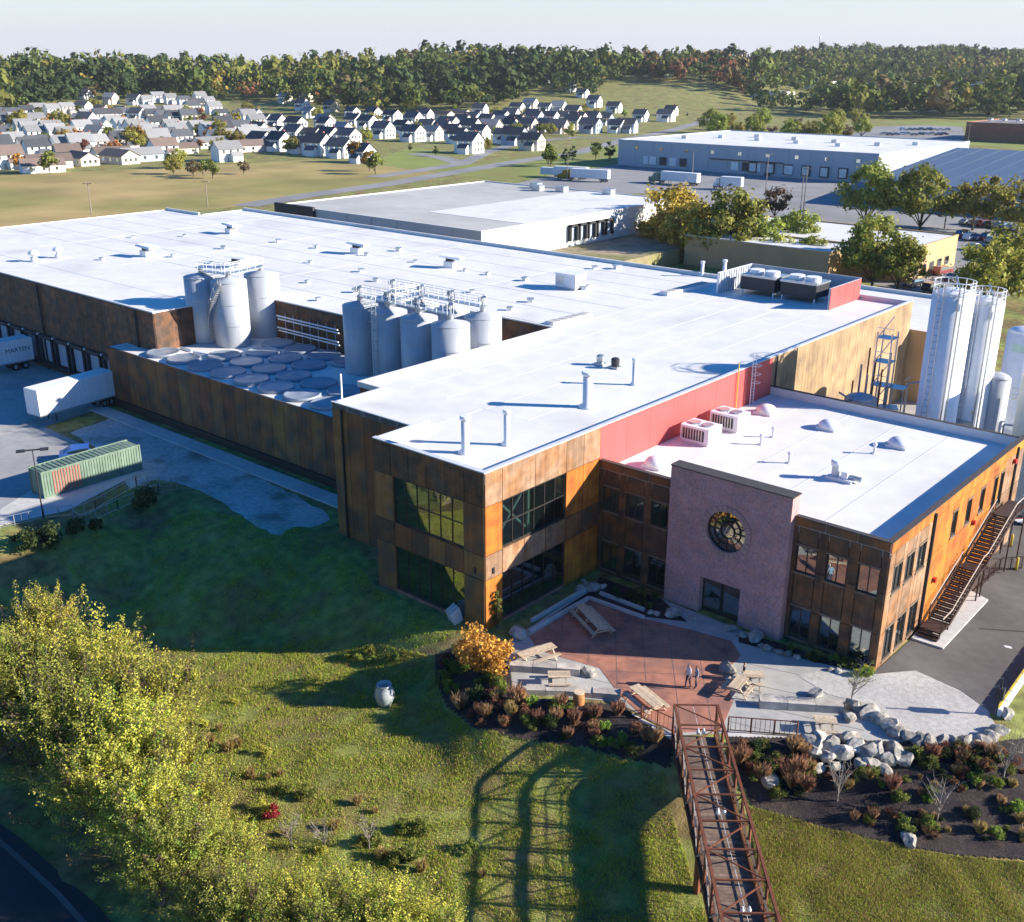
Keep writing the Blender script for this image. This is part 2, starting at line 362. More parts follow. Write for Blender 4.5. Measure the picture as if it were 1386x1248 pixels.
def sheet(name, pts, z, m, px=True, kind='structure', th=None):
    """flat piece of the setting laid on the plateau"""
    pts = [A2(*p) for p in pts] if px else pts
    o = MB().prism(pts, z-(th or .05), z).build(name, m, None, origin=(*pts[0], 0))
    return tag(o, kind=kind)
def drape(name, pts, lift, m, step=.5, px=True):
    """piece of the setting that follows the terrain inside an outline"""
    pts = [on(*p)[:2] for p in pts] if px else pts
    x0, x1 = min(p[0] for p in pts), max(p[0] for p in pts); y0, y1 = min(p[1] for p in pts), max(p[1] for p in pts)
    gx, gy = np.meshgrid(np.arange(x0, x1+step, step), np.arange(y0, y1+step, step)); gzv = ground(gx, gy)+lift
    ins = poly_sd(gx, gy, pts) <= 0
    ny_, nx_ = gx.shape; id_ = np.arange(nx_*ny_).reshape(ny_, nx_)
    ok = (ins[:-1,:-1].astype(int)+ins[:-1,1:]+ins[1:,1:]+ins[1:,:-1]) >= 2
    qq = np.stack([id_[:-1,:-1], id_[:-1,1:], id_[1:,1:], id_[1:,:-1]], -1)[ok]
    used, inv = np.unique(qq, return_inverse=True)
    o = bpy.data.objects.new(name, npmesh(name, np.stack([gx, gy, gzv], -1).reshape(-1, 3)[used], inv.reshape(-1, 4), m)); C.objects.link(o)
    return tag(o, kind='structure')
def strip(name, pts, w, z, m, px=True):
    """road or path along a line, on the terrain"""
    P = [Vector(A2(*p)) for p in pts] if px else [Vector(p) for p in pts]
    D = []
    for a, b in zip(P, P[1:]):
        n = max(1, int((b-a).length/6)); D += [a.lerp(b, i/n) for i in range(n)]
    D.append(P[-1]); vs = []; fs = []
    for i, p in enumerate(D):
        t = (D[min(i+1, len(D)-1)]-D[max(i-1, 0)]).normalized(); nrm = Vector((-t.y, t.x))*w/2
        for s_ in (1, -1): a = p+nrm*s_; vs.append((a.x, a.y, gz(a.x, a.y)+z))
        if i: k = 2*i; fs.append((k-2, k-1, k+1, k))
    o = MB().add(vs, fs).build(name, m); return tag(o, kind='structure')

# patio, paths, yards (each sheet a little above the one below)
sheet('patio_concrete', [(690,868),(790,800),(812,782),(898,812),(1052,872),(1180,915),(1240,868),(1300,905),(1348,982),(1322,1008),(1230,1008),(1150,1003),(1095,995),(985,992),(912,996),(880,975),(835,950),(694,938),(684,905)], .02, 'concrete')
sheet('gravel_court', [(1140,902),(1182,914),(1240,905),(1290,920),(1340,965),(1322,1003),(1240,1000),(1190,975),(1160,950),(1120,940),(1080,915)], .034, 'gravel_pale')
sheet('asphalt_drive', [(1180,913),(1236,864),(1270,838),(1330,760),(1386,690),(1640,620),(1700,760),(1386,918),(1346,968),(1300,935),(1240,908)], .048, 'asphalt')
tag(MB().prism([A2(*p) for p in [(1233,866),(1276,880),(1337,814),(1300,795)]], .0, .17).build('stair_pad', 'concrete_light', None, origin=(*A2(1250,850), 0)), kind='structure')
def ragged(pts, amp, seed):
    rr = random.Random(seed); out = []
    for a, b in zip(pts, pts[1:]+pts[:1]):
        n_ = max(1, int(math.hypot(a[0]-b[0], a[1]-b[1])/9)); out += [(a[0]+(b[0]-a[0])*i/n_+rr.gauss(0, amp), a[1]+(b[1]-a[1])*i/n_+rr.gauss(0, amp*.6)) for i in range(n_)]
    return out
sheet('gravel_track', ragged([(95,585),(150,566),(210,585),(300,625),(380,662),(440,692),(447,704),(428,714),(400,712),(378,724),(350,714),(310,686),(280,668),(250,657),(215,650),(178,662),(150,625)], 1.6, 3), .02, 'gravel')
sheet('truck_yard', [(-700,470),(0,428),(70,436),(150,492),(156,546),(60,578),(150,620),(150,660),(0,700),(-500,760)], .034, 'yard')
sheet('yard_apron', [(0,500),(110,480),(156,546),(40,580),(-260,650),(-300,560)], .05, 'concrete')
sheet('container_pad', [(70,648),(165,608),(190,640),(90,692),(0,712),(0,690)], .06, 'concrete_light')
# sidewalk of separate slabs along the cellar wall
walk = []
p0, p1 = Vector((-69.5, 8.9)), Vector((-24, 8.2)); n = 22
base = MB().box(-69.6, 7.6, 0, -23.9, 9.6, .06).build('sidewalk', 'concrete', None, origin=(-69.6, 7.6, 0)); tag(base, kind='structure')
sl = None
for i in range(n):
    x = -69.5+i*(45.5/n)
    if sl is None: sl = MB().box(0, 0, 0, 45.5/n-.05, 1.9, .075).build('slab', 'concrete_light', base, origin=(0,0,0)); sl.location = (x+69.6, .05, .06)
    else: share(sl, 'slab', base, (x+69.6, .05, .06))
# far setting
sheet('brown_field', [(-330,292),(0,238),(120,232),(250,226),(330,222),(420,216),(500,224),(570,222),(640,232),(520,250),(400,268),(300,282),(120,296),(-300,340)], .02, 'field')
sheet('green_field', [(500,222),(560,196),(640,222),(720,208),(800,200),(842,196),(838,222),(760,246),(640,240)], .03, 'field_green')
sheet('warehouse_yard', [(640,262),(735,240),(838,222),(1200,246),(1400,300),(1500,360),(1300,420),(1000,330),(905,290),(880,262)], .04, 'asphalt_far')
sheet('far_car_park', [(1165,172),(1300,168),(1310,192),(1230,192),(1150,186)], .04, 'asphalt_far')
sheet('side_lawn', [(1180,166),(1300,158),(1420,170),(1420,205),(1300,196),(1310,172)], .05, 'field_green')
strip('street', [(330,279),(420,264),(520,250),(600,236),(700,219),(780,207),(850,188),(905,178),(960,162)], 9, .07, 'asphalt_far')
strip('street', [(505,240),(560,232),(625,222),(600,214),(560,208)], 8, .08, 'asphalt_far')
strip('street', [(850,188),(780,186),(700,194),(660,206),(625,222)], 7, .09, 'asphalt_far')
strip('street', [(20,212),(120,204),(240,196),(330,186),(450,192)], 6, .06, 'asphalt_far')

# ------------------------------------------------------------------ facade helpers
def fbox(mb, ax, pos, u0, u1, z0, z1, a, b):
    """box on a facade: ax 'y' = faces -Y at y=pos, ax 'x' = faces +X at x=pos; a..b measured outwards"""
    if ax == 'y': return mb.box(u0, pos-b, z0, u1, pos-a, z1)
    return mb.box(pos+a, u0, z0, pos+b, u1, z1)
def panel(par, ax, pos, u0, u1, z0, z1, m, n=1, nz=1, th=.05, gap=.055, name='panel'):
    du, dz = (u1-u0)/n, (z1-z0)/nz; first = None
    for i in range(n):
        for k in range(nz):
            ua, za = u0+i*du, z0+k*dz
            loc = Vector((ua, pos, za) if ax == 'y' else (pos, ua, za))
            if first is None:
                mb = MB(); fbox(mb, ax, pos, ua+gap/2, ua+du-gap/2, za+gap/2, za+dz-gap/2, 0, th)
                first = mb.build(name, m, par, origin=loc)
            else: share(first, name, par, loc-wloc(par))
def window(par, ax, pos, u0, u1, z0, z1, nu=2, nz=1, gm='glass_dark', fm='bronze', depth=-.12, sill='frame_brown', bw=.07, name='window'):
    fr = MB(); d0, d1 = depth, depth+.1
    for a, b in ((u0, u0+bw), (u1-bw, u1)): fbox(fr, ax, pos, a, b, z0, z1, d0, d1)
    for a, b in ((z0, z0+bw), (z1-bw, z1)): fbox(fr, ax, pos, u0+bw, u1-bw, a, b, d0, d1)
    du, dz = (u1-u0)/nu, (z1-z0)/nz
    for i in range(1, nu): fbox(fr, ax, pos, u0+i*du-.03, u0+i*du+.03, z0+bw, z1-bw, d0+.004, d1-.004)
    for k in range(1, nz): fbox(fr, ax, pos, u0+bw, u1-bw, z0+k*dz-.03, z0+k*dz+.03, d0+.008, d1-.008)
    w = fr.build(name, fm, par, origin=(u0, pos, z0) if ax == 'y' else (pos, u0, z0))
    for i in range(nu):
        for k in range(nz):
            p = MB(); a = u0+i*du; b = z0+k*dz
            fbox(p, ax, pos, a+(bw if i == 0 else .03), a+du-(bw if i == nu-1 else .03), b+(bw if k == 0 else .03), b+dz-(bw if k == nz-1 else .03), d0+.02, d0+.05)
            p.build('pane', gm, w)
    if sill:
        s = MB(); fbox(s, ax, pos, u0-.05, u1+.05, z0-.14, z0-.005, 0, .12); s.build('sill', sill, w)
        s = MB(); fbox(s, ax, pos, u0-.05, u1+.05, z1+.005, z1+.15, 0, .09); s.build('lintel', sill, w)
    return w
def seams(par, ax, vals, lo, hi, z, m='coping'):
    for v in vals:
        b = MB()
        (b.box(v, lo, z, v+.07, hi, z+.018) if ax == 'x' else b.box(lo, v, z, hi, v+.07, z+.018)).build('roof_seam', 'coping', par)

# ------------------------------------------------------------------ tower wing
TW = thing('tower_wing', 'rust-panelled brewery wing with a glazed corner tower and long white roof', 'building', (0, 0, 0))
ZR, ZP = 11.45, 12.1
MB().prism([(-20.95,4.3),(-11.1,4.3),(-11.1,12),(-.06,12),(-.06,75),(-24,75),(-24,10),(-20.95,10)], -1.0, ZR-.03).build('wall', 'corten_dark', TW)
t = MB(); t.box(-11.1, .06, 5.0, -.06, 11.99, 5.3); t.box(-11.1, .06, -.3, -.06, 11.99, .02); t.build('floor_slab', 'floor_grey', TW)
t = MB()     # backing round the glazing
for z0, z1 in ((3.95, 5.85), (9.55, ZR-.25), (-1.6, .28)):
    t.box(-11.1, .04, z0, -.04, .3, z1); t.box(-.3, .3, z0, -.04, 12, z1)
for z0, z1 in ((.28, 3.95), (5.85, 9.55)):
    t.box(-11.1, .04, z0, -9.1, .3, z1); t.box(-2, .04, z0, -.04, .3, z1); t.box(-.3, .3, z0, -.04, 1.8, z1); t.box(-.3, 9, z0, -.04, 12, z1)
t.box(-11.1, .3, -1, -10.9, 4.3, ZR-.25)
t.build('tower_frame', 'corten_dark', TW)
t = MB(); t.prism([(-11.1,.04),(-.06,.04),(-.06,12),(-11.1,12)], ZR-.25, ZR-.02); t.prism([(-20.95,4.3),(-11.1,4.3),(-11.1,12),(-.06,12),(-.06,75),(-24,75),(-24,10),(-20.95,10)], ZR-.029, ZR); t.build('roof', 'roof_white', TW)
t = MB(); t.prism([(-11.05,.1),(-.1,.1),(-.1,12),(-11.05,12)], ZR-.019, ZR-.004); t.build('tower_roof', 'roof_white', TW)
t = MB()     # parapets
t.box(-11.15, .0, ZR-.2, -.0, .35, ZP); t.box(-11.15, .351, ZR-.1, -10.85, 5.6, ZP); t.box(-.3, .351, ZR-.1, .0, 75, ZP-.002)
t.box(-20.95, 4.25, ZR-.1, -11.16, 4.55, ZP-.25); t.box(-20.95, 4.56, ZR-.1, -20.65, 9.7, ZP-.26); t.box(-24, 9.71, ZR-.1, -20.6, 10, ZP-.27); t.box(-24, 10.01, ZR-.1, -23.7, 38, ZP-.27)
t.box(-23.99, 74.7, ZR-.1, -.31, 75, ZP-.1)
t.build('parapet', 'roof_white', TW)
t = MB(); t.box(-.32, -.07, ZP, .07, 75.02, ZP+.05); t.box(-11.2, -.07, ZP+.001, -.33, .36, ZP+.04); t.box(-20.99, 4.2, ZP-.25, -11.2, 4.4, ZP-.2); t.build('coping', 'coping', TW)
# tower: left face (y = 0)
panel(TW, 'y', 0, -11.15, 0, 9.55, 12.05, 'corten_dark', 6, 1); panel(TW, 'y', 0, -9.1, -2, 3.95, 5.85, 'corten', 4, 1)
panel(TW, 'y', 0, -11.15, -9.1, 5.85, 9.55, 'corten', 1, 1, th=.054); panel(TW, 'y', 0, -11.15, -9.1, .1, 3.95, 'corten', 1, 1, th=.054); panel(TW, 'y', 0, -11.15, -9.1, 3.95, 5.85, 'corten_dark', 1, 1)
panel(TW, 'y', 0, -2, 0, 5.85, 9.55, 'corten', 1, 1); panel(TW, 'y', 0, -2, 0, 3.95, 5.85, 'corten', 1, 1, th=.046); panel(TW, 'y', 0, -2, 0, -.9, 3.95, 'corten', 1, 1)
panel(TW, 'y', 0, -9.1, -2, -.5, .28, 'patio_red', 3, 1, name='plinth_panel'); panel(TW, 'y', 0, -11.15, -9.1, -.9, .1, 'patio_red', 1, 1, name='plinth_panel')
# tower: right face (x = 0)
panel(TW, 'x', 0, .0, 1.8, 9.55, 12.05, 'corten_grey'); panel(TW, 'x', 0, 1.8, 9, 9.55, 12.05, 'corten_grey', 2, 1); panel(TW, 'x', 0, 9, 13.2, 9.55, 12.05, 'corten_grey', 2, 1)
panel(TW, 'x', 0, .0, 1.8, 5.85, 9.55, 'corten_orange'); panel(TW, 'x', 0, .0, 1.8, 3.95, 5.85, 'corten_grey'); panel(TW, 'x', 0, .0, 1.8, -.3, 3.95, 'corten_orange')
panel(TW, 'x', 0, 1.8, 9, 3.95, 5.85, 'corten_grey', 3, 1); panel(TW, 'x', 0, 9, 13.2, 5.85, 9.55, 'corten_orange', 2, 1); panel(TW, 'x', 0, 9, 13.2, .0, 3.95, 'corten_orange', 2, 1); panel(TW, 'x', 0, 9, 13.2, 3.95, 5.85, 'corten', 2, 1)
panel(TW, 'x', 0, 1.8, 9, -.2, .28, 'patio_red', 3, 1, name='plinth_panel')
for ax, u0, u1 in (('y', -9.1, -2), ('x', 1.8, 9)):
    window(TW, ax, 0, u0, u1, 5.9, 9.5, 6, 2, 'glass_clear' if ax == 'y' else 'glass_open', 'bronze', sill=None, depth=-.16)
    window(TW, ax, 0, u0, u1, .3, 3.9, 6, 1, 'glass_clear', 'bronze', sill=None, depth=-.16)
for n_, a, b in ((0, (-.9, 2.0, 6.1), (-.9, 5.4, 9.4)), (1, (-.9, 5.4, 6.1), (-.9, 2.0, 9.4))):
    MB().bar(a, b, .16).build('brace', 'white_metal', TW)
MB().bar((-.85, 5.6, 5.4), (-.85, 5.6, 9.5), .2).build('column', 'white_metal', TW); MB().bar((-.85, 5.6, .1), (-.85, 5.6, 4.9), .2).build('column', 'white_metal', TW)
for a, b in (((-7.6, .9, 6.1), (-3.8, .9, 9.3)), ((-3.8, .9, 6.1), (-7.6, .9, 9.3))): MB().bar(a, b, .13).build('brace', 'dark_metal', TW)
for x, y, ax in ((-.9, -.06, 'y'), (.06, .8, 'x')):
    MB().box(x-.08, y-.08, 4.3, x+.08, y+.08, 4.75).build('wall_lamp', 'dark_metal', TW)
# wing: front-left face, its return and the red, tan wall along x = 0
panel(TW, 'y', 4.3, -20.95, -11.15, -.5, ZP-.26, 'corten', 5, 1)
MB().tube((-19.7, 4.15, 0), (-19.7, 4.15, 11.4), .1, 8).build('downpipe', 'dark_metal', TW)
panel(TW, 'x', 0, 13.2, 40.6, 8.2, 12.05, 'red_panel', 8, 1, gap=.02)
panel(TW, 'x', 0, 40.6, 74.9, 0, 12.05, 'tan_panel', 14, 1, gap=.02)
MB().tube((.18, 41.2, 0), (.18, 41.2, 12), .09, 8).build('downpipe', 'dark_metal', TW)
seams(TW, 'x', [-20, -15.5, -11, -6.5], 12.2, 74.5, ZR)
# ladder up the red wall
L = thing('roof_ladder', 'white caged roof ladder fixed to the red wall', 'ladder', (.35, 36.5, 8.5))
for y in (36.2, 36.8): MB().bar((.3, y, 8.45), (.3, y, 13.2), .06).build('rail', 'white_metal', L)
for k in range(14): MB().bar((.3, 36.23, 8.75+k*.3), (.3, 36.77, 8.75+k*.3), .035).build('rung', 'white_metal', L)
for k in range(4):
    MB().bar((.3, 36.1, 10.6+k*.8), (.9, 36.2, 10.6+k*.8), .04).bar((.9, 36.2, 10.6+k*.8), (.9, 36.8, 10.6+k*.8), .04).bar((.9, 36.8, 10.6+k*.8), (.3, 36.9, 10.6+k*.8), .04).build('cage_hoop', 'white_metal', L)
MB().tube((.2, 33.8, 8.5), (.2, 33.8, 12.9), .05).build('conduit', 'yellow_paint', L)

# ------------------------------------------------------------------ production hall
PH = thing('production_hall', 'vast flat-roofed brewery hall with white roof and dark rusted wall panels', 'building', (-142, 13.4, 0))
hp = [(-142,13.46),(-63,13.46),(-63,27),(-45,27),(-45,38),(-24.02,38),(-24.02,75),(-131,75),(-131,65),(-142,65)]
MB().prism(hp, 0, ZR-.03).build('wall', 'corten_dark', PH); MB().prism(hp, ZR-.029, ZR).build('roof', 'roof_white', PH)
t = MB()
for (a, b), (c, d) in zip(hp, hp[1:]+hp[:1]):
    if a == b and abs(a+24.02) < .1: continue
    if abs(a-c) < 1e-3 and abs(a+24.02) < .1: continue
    if abs(b-d) < 1e-3: s_ = .3 if b < 40 else -.3; t.box(min(a, c)+.002, b, ZR-.05, max(a, c)-.002, b+s_, ZR+(.14 if b < 40 else .45))
    else: s_ = .3 if a < -100 else -.3; t.box(a, min(b, d)+.302, ZR-.05, a+s_, max(b, d)-.302, ZR+.13)
t.build('parapet', 'roof_white', PH)
for u0, u1, n_ in ((-142, -63, 14), (-63, -45, 4), (-45, -24.1, 5)):
    y = 13.46 if u0 < -100 else 27 if u0 < -50 else 38
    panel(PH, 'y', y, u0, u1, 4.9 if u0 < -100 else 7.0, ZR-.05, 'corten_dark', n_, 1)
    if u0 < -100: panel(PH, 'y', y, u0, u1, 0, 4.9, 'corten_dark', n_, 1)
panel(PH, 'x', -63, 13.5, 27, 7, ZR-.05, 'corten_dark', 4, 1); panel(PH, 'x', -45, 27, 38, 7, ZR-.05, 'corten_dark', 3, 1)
for x in (-66.5, -90, -110): MB().tube((x, 13.2, 0), (x, 13.2, 11.3), .13, 8).build('downpipe', 'dark_metal', PH)
for k in range(8):      # dock doors with pads
    x = -73.2-k*4.05
    d = MB().box(x-1.35, 13.30, 1.2, x+1.35, 13.4, 4.2).build('dock_door', 'metal_wall', PH)
    MB().box(x-1.75, 12.9, 1.0, x-1.36, 13.38, 4.5).box(x+1.36, 12.9, 1.0, x+1.75, 13.38, 4.5).box(x-1.75, 12.9, 4.22, x+1.75, 13.38, 4.7).build('dock_pad', 'dark_metal', d)
    MB().box(x-1.6, 12.95, .6, x+1.6, 13.38, 1.0).build('bumper', 'dark_metal', d)
    MB().obox((x+2.0, 13.1, 4.6), (.25, .3, .25)).build('dock_lamp', 'white_metal', d)
seams(PH, 'y', [20], -141, -63.5, ZR); seams(PH, 'y', [33], -141, -45.5, ZR); seams(PH, 'y', [39, 45, 51, 57, 63, 69], -141, -24.5, ZR); seams(PH, 'x', [-118, -94, -70, -46], 27.5, 74.5, ZR+.001)

# ------------------------------------------------------------------ cellar with tank lids
ZC = 7.0
CE = thing('tank_cellar', 'low rust-panelled cellar block whose roof carries round tank lids', 'building', (-69.4, 10.8, 0))
cp = [(-69.4,10.86),(-24.05,10.86),(-24.05,37.9),(-44.9,37.9),(-44.9,26.9),(-62.9,26.9),(-62.9,13.36),(-69.4,13.36)]
MB().prism(cp, 0, ZC-.03).build('wall', 'corten_dark', CE); MB().prism(cp, ZC-.029, ZC).build('roof', 'roof_white', CE)
panel(CE, 'y', 10.86, -69.4, -24.1, .9, ZC+.02, 'corten', 22, 1)
MB().box(-69.4, 10.6, 0, -24.1, 10.85, .85).build('plinth', 'bronze', CE)
MB().box(-69.45, 10.74, ZC+.03, -24.1, 10.95, ZC+.09).build('coping', 'coping_dark', CE)
ld = None
spots = [(-61.5+4.15*k, 13.3) for k in range(9)]+[(-55.2+4.15*k, 17.1) for k in range(7)]+[(-53.2+4.15*k, 20.9) for k in range(3)]+[(-55.2+4.15*k, 24.6) for k in range(4)]
for x, y in spots:
    if ld is None:
        ld = MB().lathe((0,0,0), [(1.9,0),(1.9,.3),(1.85,.36),(1.7,.36),(1.65,.33),(.4,.4),(.25,.42)], 28).build('tank_lid', 'lid_steel', CE, smooth=True, origin=(0,0,0)); ld.location = (x+69.4, y-10.8, ZC)
    else: share(ld, 'tank_lid', CE, (x+69.4, y-10.8, ZC))
for k, (px, py) in enumerate([(225,470),(245,472),(262,478),(285,480),(235,480)]):
    p = at(px, py, ZC); q_ = p+np.array([2.2, .4*(k % 3-1), 0])
    MB().tube((p[0], p[1], ZC+.15), (q_[0], q_[1], ZC+.15), .12).build('roof_pipe', 'white_metal', CE)
# pipe rack on the back wall of the recess
PR = thing('pipe_rack', 'bundle of white pipes racked along the dark wall between the tanks', 'pipes', (-55, 26.3, 7))
for k, z in enumerate((8.2, 8.6, 9.6, 10.0)): MB().tube((-57, 26.2-.15*(k % 2), z), (-46, 26.2-.15*(k % 2), z), .09).build('pipe', 'white_metal', PR)
for k in range(7): MB().tube((-56+k*1.5, 26.5, 7), (-56+k*1.5, 26.5, 10.3), .06).build('post', 'galv', PR)

# ------------------------------------------------------------------ entrance building
EB = thing('entrance_building', 'two-storey rust-panelled entrance block with brick portal and round window', 'building', (0, 13.2, 0))
ZE, ZEP, EX, EY = 8.45, 9.4, 23.2, 40.6
MB().box(.06, 13.36, -.6, EX-.16, EY, ZE-.03).build('wall', 'bronze', EB); MB().box(.06, 13.36, ZE-.029, EX-.16, EY, ZE).build('roof', 'roof_white', EB)
t = MB(); t.box(.06, 13.2, ZE-.2, EX-.36, 13.5, ZEP); t.box(EX-.35, 13.2, ZE-.2, EX, EY+.3, ZEP-.002); t.box(.06, EY, ZE-.2, EX-.36, EY+.3, ZEP-.2); t.build('parapet', 'roof_white', EB)
MB().box(.06, 13.1, ZEP, 6.85, 13.52, ZEP+.05).build('coping', 'coping_dark', EB); t = MB(); t.box(16.55, 13.1, ZEP, EX+.08, 13.52, ZEP+.05); t.box(EX-.37, 13.53, ZEP+.001, EX+.08, EY+.35, ZEP+.049); t.build('coping', 'coping_dark', EB); MB().box(.06, EY-.02, ZEP-.2, EX-.38, EY+.33, ZEP-.14).build('coping', 'coping_dark', EB)
UZ, LZ = (5.4, 7.35), (.35, 2.75)
def bays(ax, pos, u0, u1, wins, mband, mcol, top):
    us = [u0]+[u for w in wins for u in w]+[u1]
    for a, b in zip(us[0::2], us[1::2]): panel(EB, ax, pos, a, b, -.3, top, mcol, 1, 3)
    for a, b in wins:
        for z0, z1 in ((-.3, LZ[0]-.14), (LZ[1]+.15, UZ[0]-.14), (UZ[1]+.15, top)): panel(EB, ax, pos, a, b, z0, z1, mband)
        window(EB, ax, pos, a, b, *UZ, 2, 1); window(EB, ax, pos, a, b, *LZ, 2, 1)
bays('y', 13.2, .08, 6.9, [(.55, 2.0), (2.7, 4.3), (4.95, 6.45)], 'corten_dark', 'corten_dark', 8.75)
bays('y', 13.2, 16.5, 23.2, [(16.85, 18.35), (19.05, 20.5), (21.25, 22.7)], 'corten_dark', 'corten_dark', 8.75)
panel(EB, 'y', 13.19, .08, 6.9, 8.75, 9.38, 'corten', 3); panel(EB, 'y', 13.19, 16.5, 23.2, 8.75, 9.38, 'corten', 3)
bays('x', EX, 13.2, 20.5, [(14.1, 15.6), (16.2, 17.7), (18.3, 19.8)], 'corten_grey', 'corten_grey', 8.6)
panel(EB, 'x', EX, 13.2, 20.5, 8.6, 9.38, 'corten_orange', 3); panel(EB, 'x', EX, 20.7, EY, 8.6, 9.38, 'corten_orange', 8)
MB().tube((EX+.13, 20.6, 0), (EX+.13, 20.6, 9.1), .12, 10).build('downpipe', 'dark_metal', EB); MB().tube((EX+.13, 38.6, 0), (EX+.13, 38.6, 9.1), .1, 10).build('downpipe', 'dark_metal', EB)
us = [20.7, 24.6, 25.7, 27.55, 28.65, 30.5, 31.6, 33.6, 34.6, 35.1, 36.1, EY]
for i in range(0, len(us), 2): panel(EB, 'x', EX, us[i], us[i+1], -.2, 8.6, 'corten_orange' if i < 10 else 'corten_grey', 1, 3)
for i in range(1, len(us)-1, 2):
    a, b = us[i], us[i+1]; z0 = 5.85 if i < 6 else 4.95
    panel(EB, 'x', EX, a, b, -.2, z0-.14, 'corten_orange', 1, 2); panel(EB, 'x', EX, a, b, 7.95, 8.6, 'corten_orange')
    window(EB, 'x', EX, a, b, z0, 7.8, 1, 1, name='window' if i < 6 else 'door')
for y, z in ((22.3, 3.2), (29.5, 5.3), (38, 7.9)): MB().box(EX+.05, y-.15, z, EX+.3, y+.15, z+.35).build('wall_lamp', 'red_paint', EB)
# brick portal
BX0, BX1, BY = 6.9, 16.5, 12.55
t = MB(); CX, CZ, NR = 11.7, 6.95, 40
ring = [(CX+1.55*math.cos(2*math.pi*i/NR), CZ+1.55*math.sin(2*math.pi*i/NR)) for i in range(NR)]
def outer(a):
    c, s_ = math.cos(a), math.sin(a); k = min(abs((2.4 if True else 0)/c) if abs(c) > 1e-6 else 9, abs(2.4/s_) if abs(s_) > 1e-6 else 9); return (CX+c*k, CZ+s_*k)
sq = [outer(2*math.pi*i/NR) for i in range(NR)]
vs = [(x, BY, z) for x, z in sq]+[(x, BY, z) for x, z in ring]+[(x, BY+.3, z) for x, z in ring]
t.add(vs, [(i, (i+1) % NR, NR+(i+1) % NR, NR+i) for i in range(NR)]+[(NR+i, NR+(i+1) % NR, 2*NR+(i+1) % NR, 2*NR+i) for i in range(NR)])
for x0, x1, z0, z1 in ((BX0, CX-2.4, -.3, 10.84), (CX+2.4, BX1, -.3, 10.84), (CX-2.4, CX+2.4, CZ+2.4, 10.84), (CX-2.4, CX+2.4, 2.9, CZ-2.4), (CX-2.4, 9.9, -.3, 2.9), (13.2, CX+2.4, -.3, 2.9)): t.add([(x0,BY,z0),(x1,BY,z0),(x1,BY,z1),(x0,BY,z1)], [(0,1,2,3)])
t.add([(BX0,BY,-.3),(BX0,13.65,-.3),(BX0,13.65,10.84),(BX0,BY,10.84)], [(0,3,2,1)]); t.add([(BX1,BY,-.3),(BX1,13.65,-.3),(BX1,13.65,10.84),(BX1,BY,10.84)], [(0,1,2,3)])
t.add([(BX0,13.65,ZE),(BX1,13.65,ZE),(BX1,13.65,10.84),(BX0,13.65,10.84)], [(0,3,2,1)]); t.add([(BX0,BY,10.84),(BX1,BY,10.84),(BX1,13.65,10.84),(BX0,13.65,10.84)], [(0,1,2,3)])
for x in (9.9, 13.2): t.add([(x,BY,-.3),(x,13.2,-.3),(x,13.2,2.9),(x,BY,2.9)], [(0,1,2,3)])
t.add([(9.9,BY,2.9),(13.2,BY,2.9),(13.2,13.2,2.9),(9.9,13.2,2.9)], [(0,1,2,3)])
pw = t.build('brick_portal', 'brick', EB)
MB().box(BX0-.06, BY-.06, 10.845, BX1+.06, 13.7, 10.93).build('coping', 'coping_dark', pw)
vo = None
for i in range(28):
    a0, a1 = 2*math.pi*i/28+.012, 2*math.pi*(i+1)/28-.012; pts = [(1.56,a0),(2.0,a0),(2.0,a1),(1.56,a1)]
    v_ = [(CX+r*math.cos(a), y, CZ+r*math.sin(a)) for y in (BY-.07, BY-.003) for r, a in pts]
    MB().add(v_, [(0,1,2,3),(0,4,5,1),(1,5,6,2),(2,6,7,3),(3,7,4,0)]).build('brick', 'brick_pale', pw)
t = MB()
for i in range(12):
    a = 2*math.pi*i/12; t.bar((CX+.55*math.cos(a), BY+.16, CZ+.55*math.sin(a)), (CX+1.55*math.cos(a), BY+.16, CZ+1.55*math.sin(a)), .05)
for i in range(32):
    for r in (.55, 1.05, 1.52):
        a, b = 2*math.pi*i/32, 2*math.pi*(i+1)/32; t.bar((CX+r*math.cos(a), BY+.17, CZ+r*math.sin(a)), (CX+r*math.cos(b), BY+.17, CZ+r*math.sin(b)), .06)
rw = t.build('round_window', 'bronze', EB)
MB().add([(x, BY+.24, z) for x, z in ring], [tuple(range(NR))]).build('pane', 'glass_dark', rw)
dd = MB().box(9.92, 13.05, -.1, 11.53, 13.15, 2.88).build('door', 'bronze', EB); MB().box(10.05, 13.02, .3, 11.4, 13.045, 2.7).build('pane', 'glass_dark', dd)
dd = MB().box(11.57, 13.05, -.1, 13.18, 13.15, 2.88).build('door', 'bronze', EB); MB().box(11.7, 13.02, .3, 13.05, 13.045, 2.7).build('pane', 'glass_dark', dd)
seams(EB, 'x', [4, 8.5, 13, 17.5], 14, 40.3, ZE)

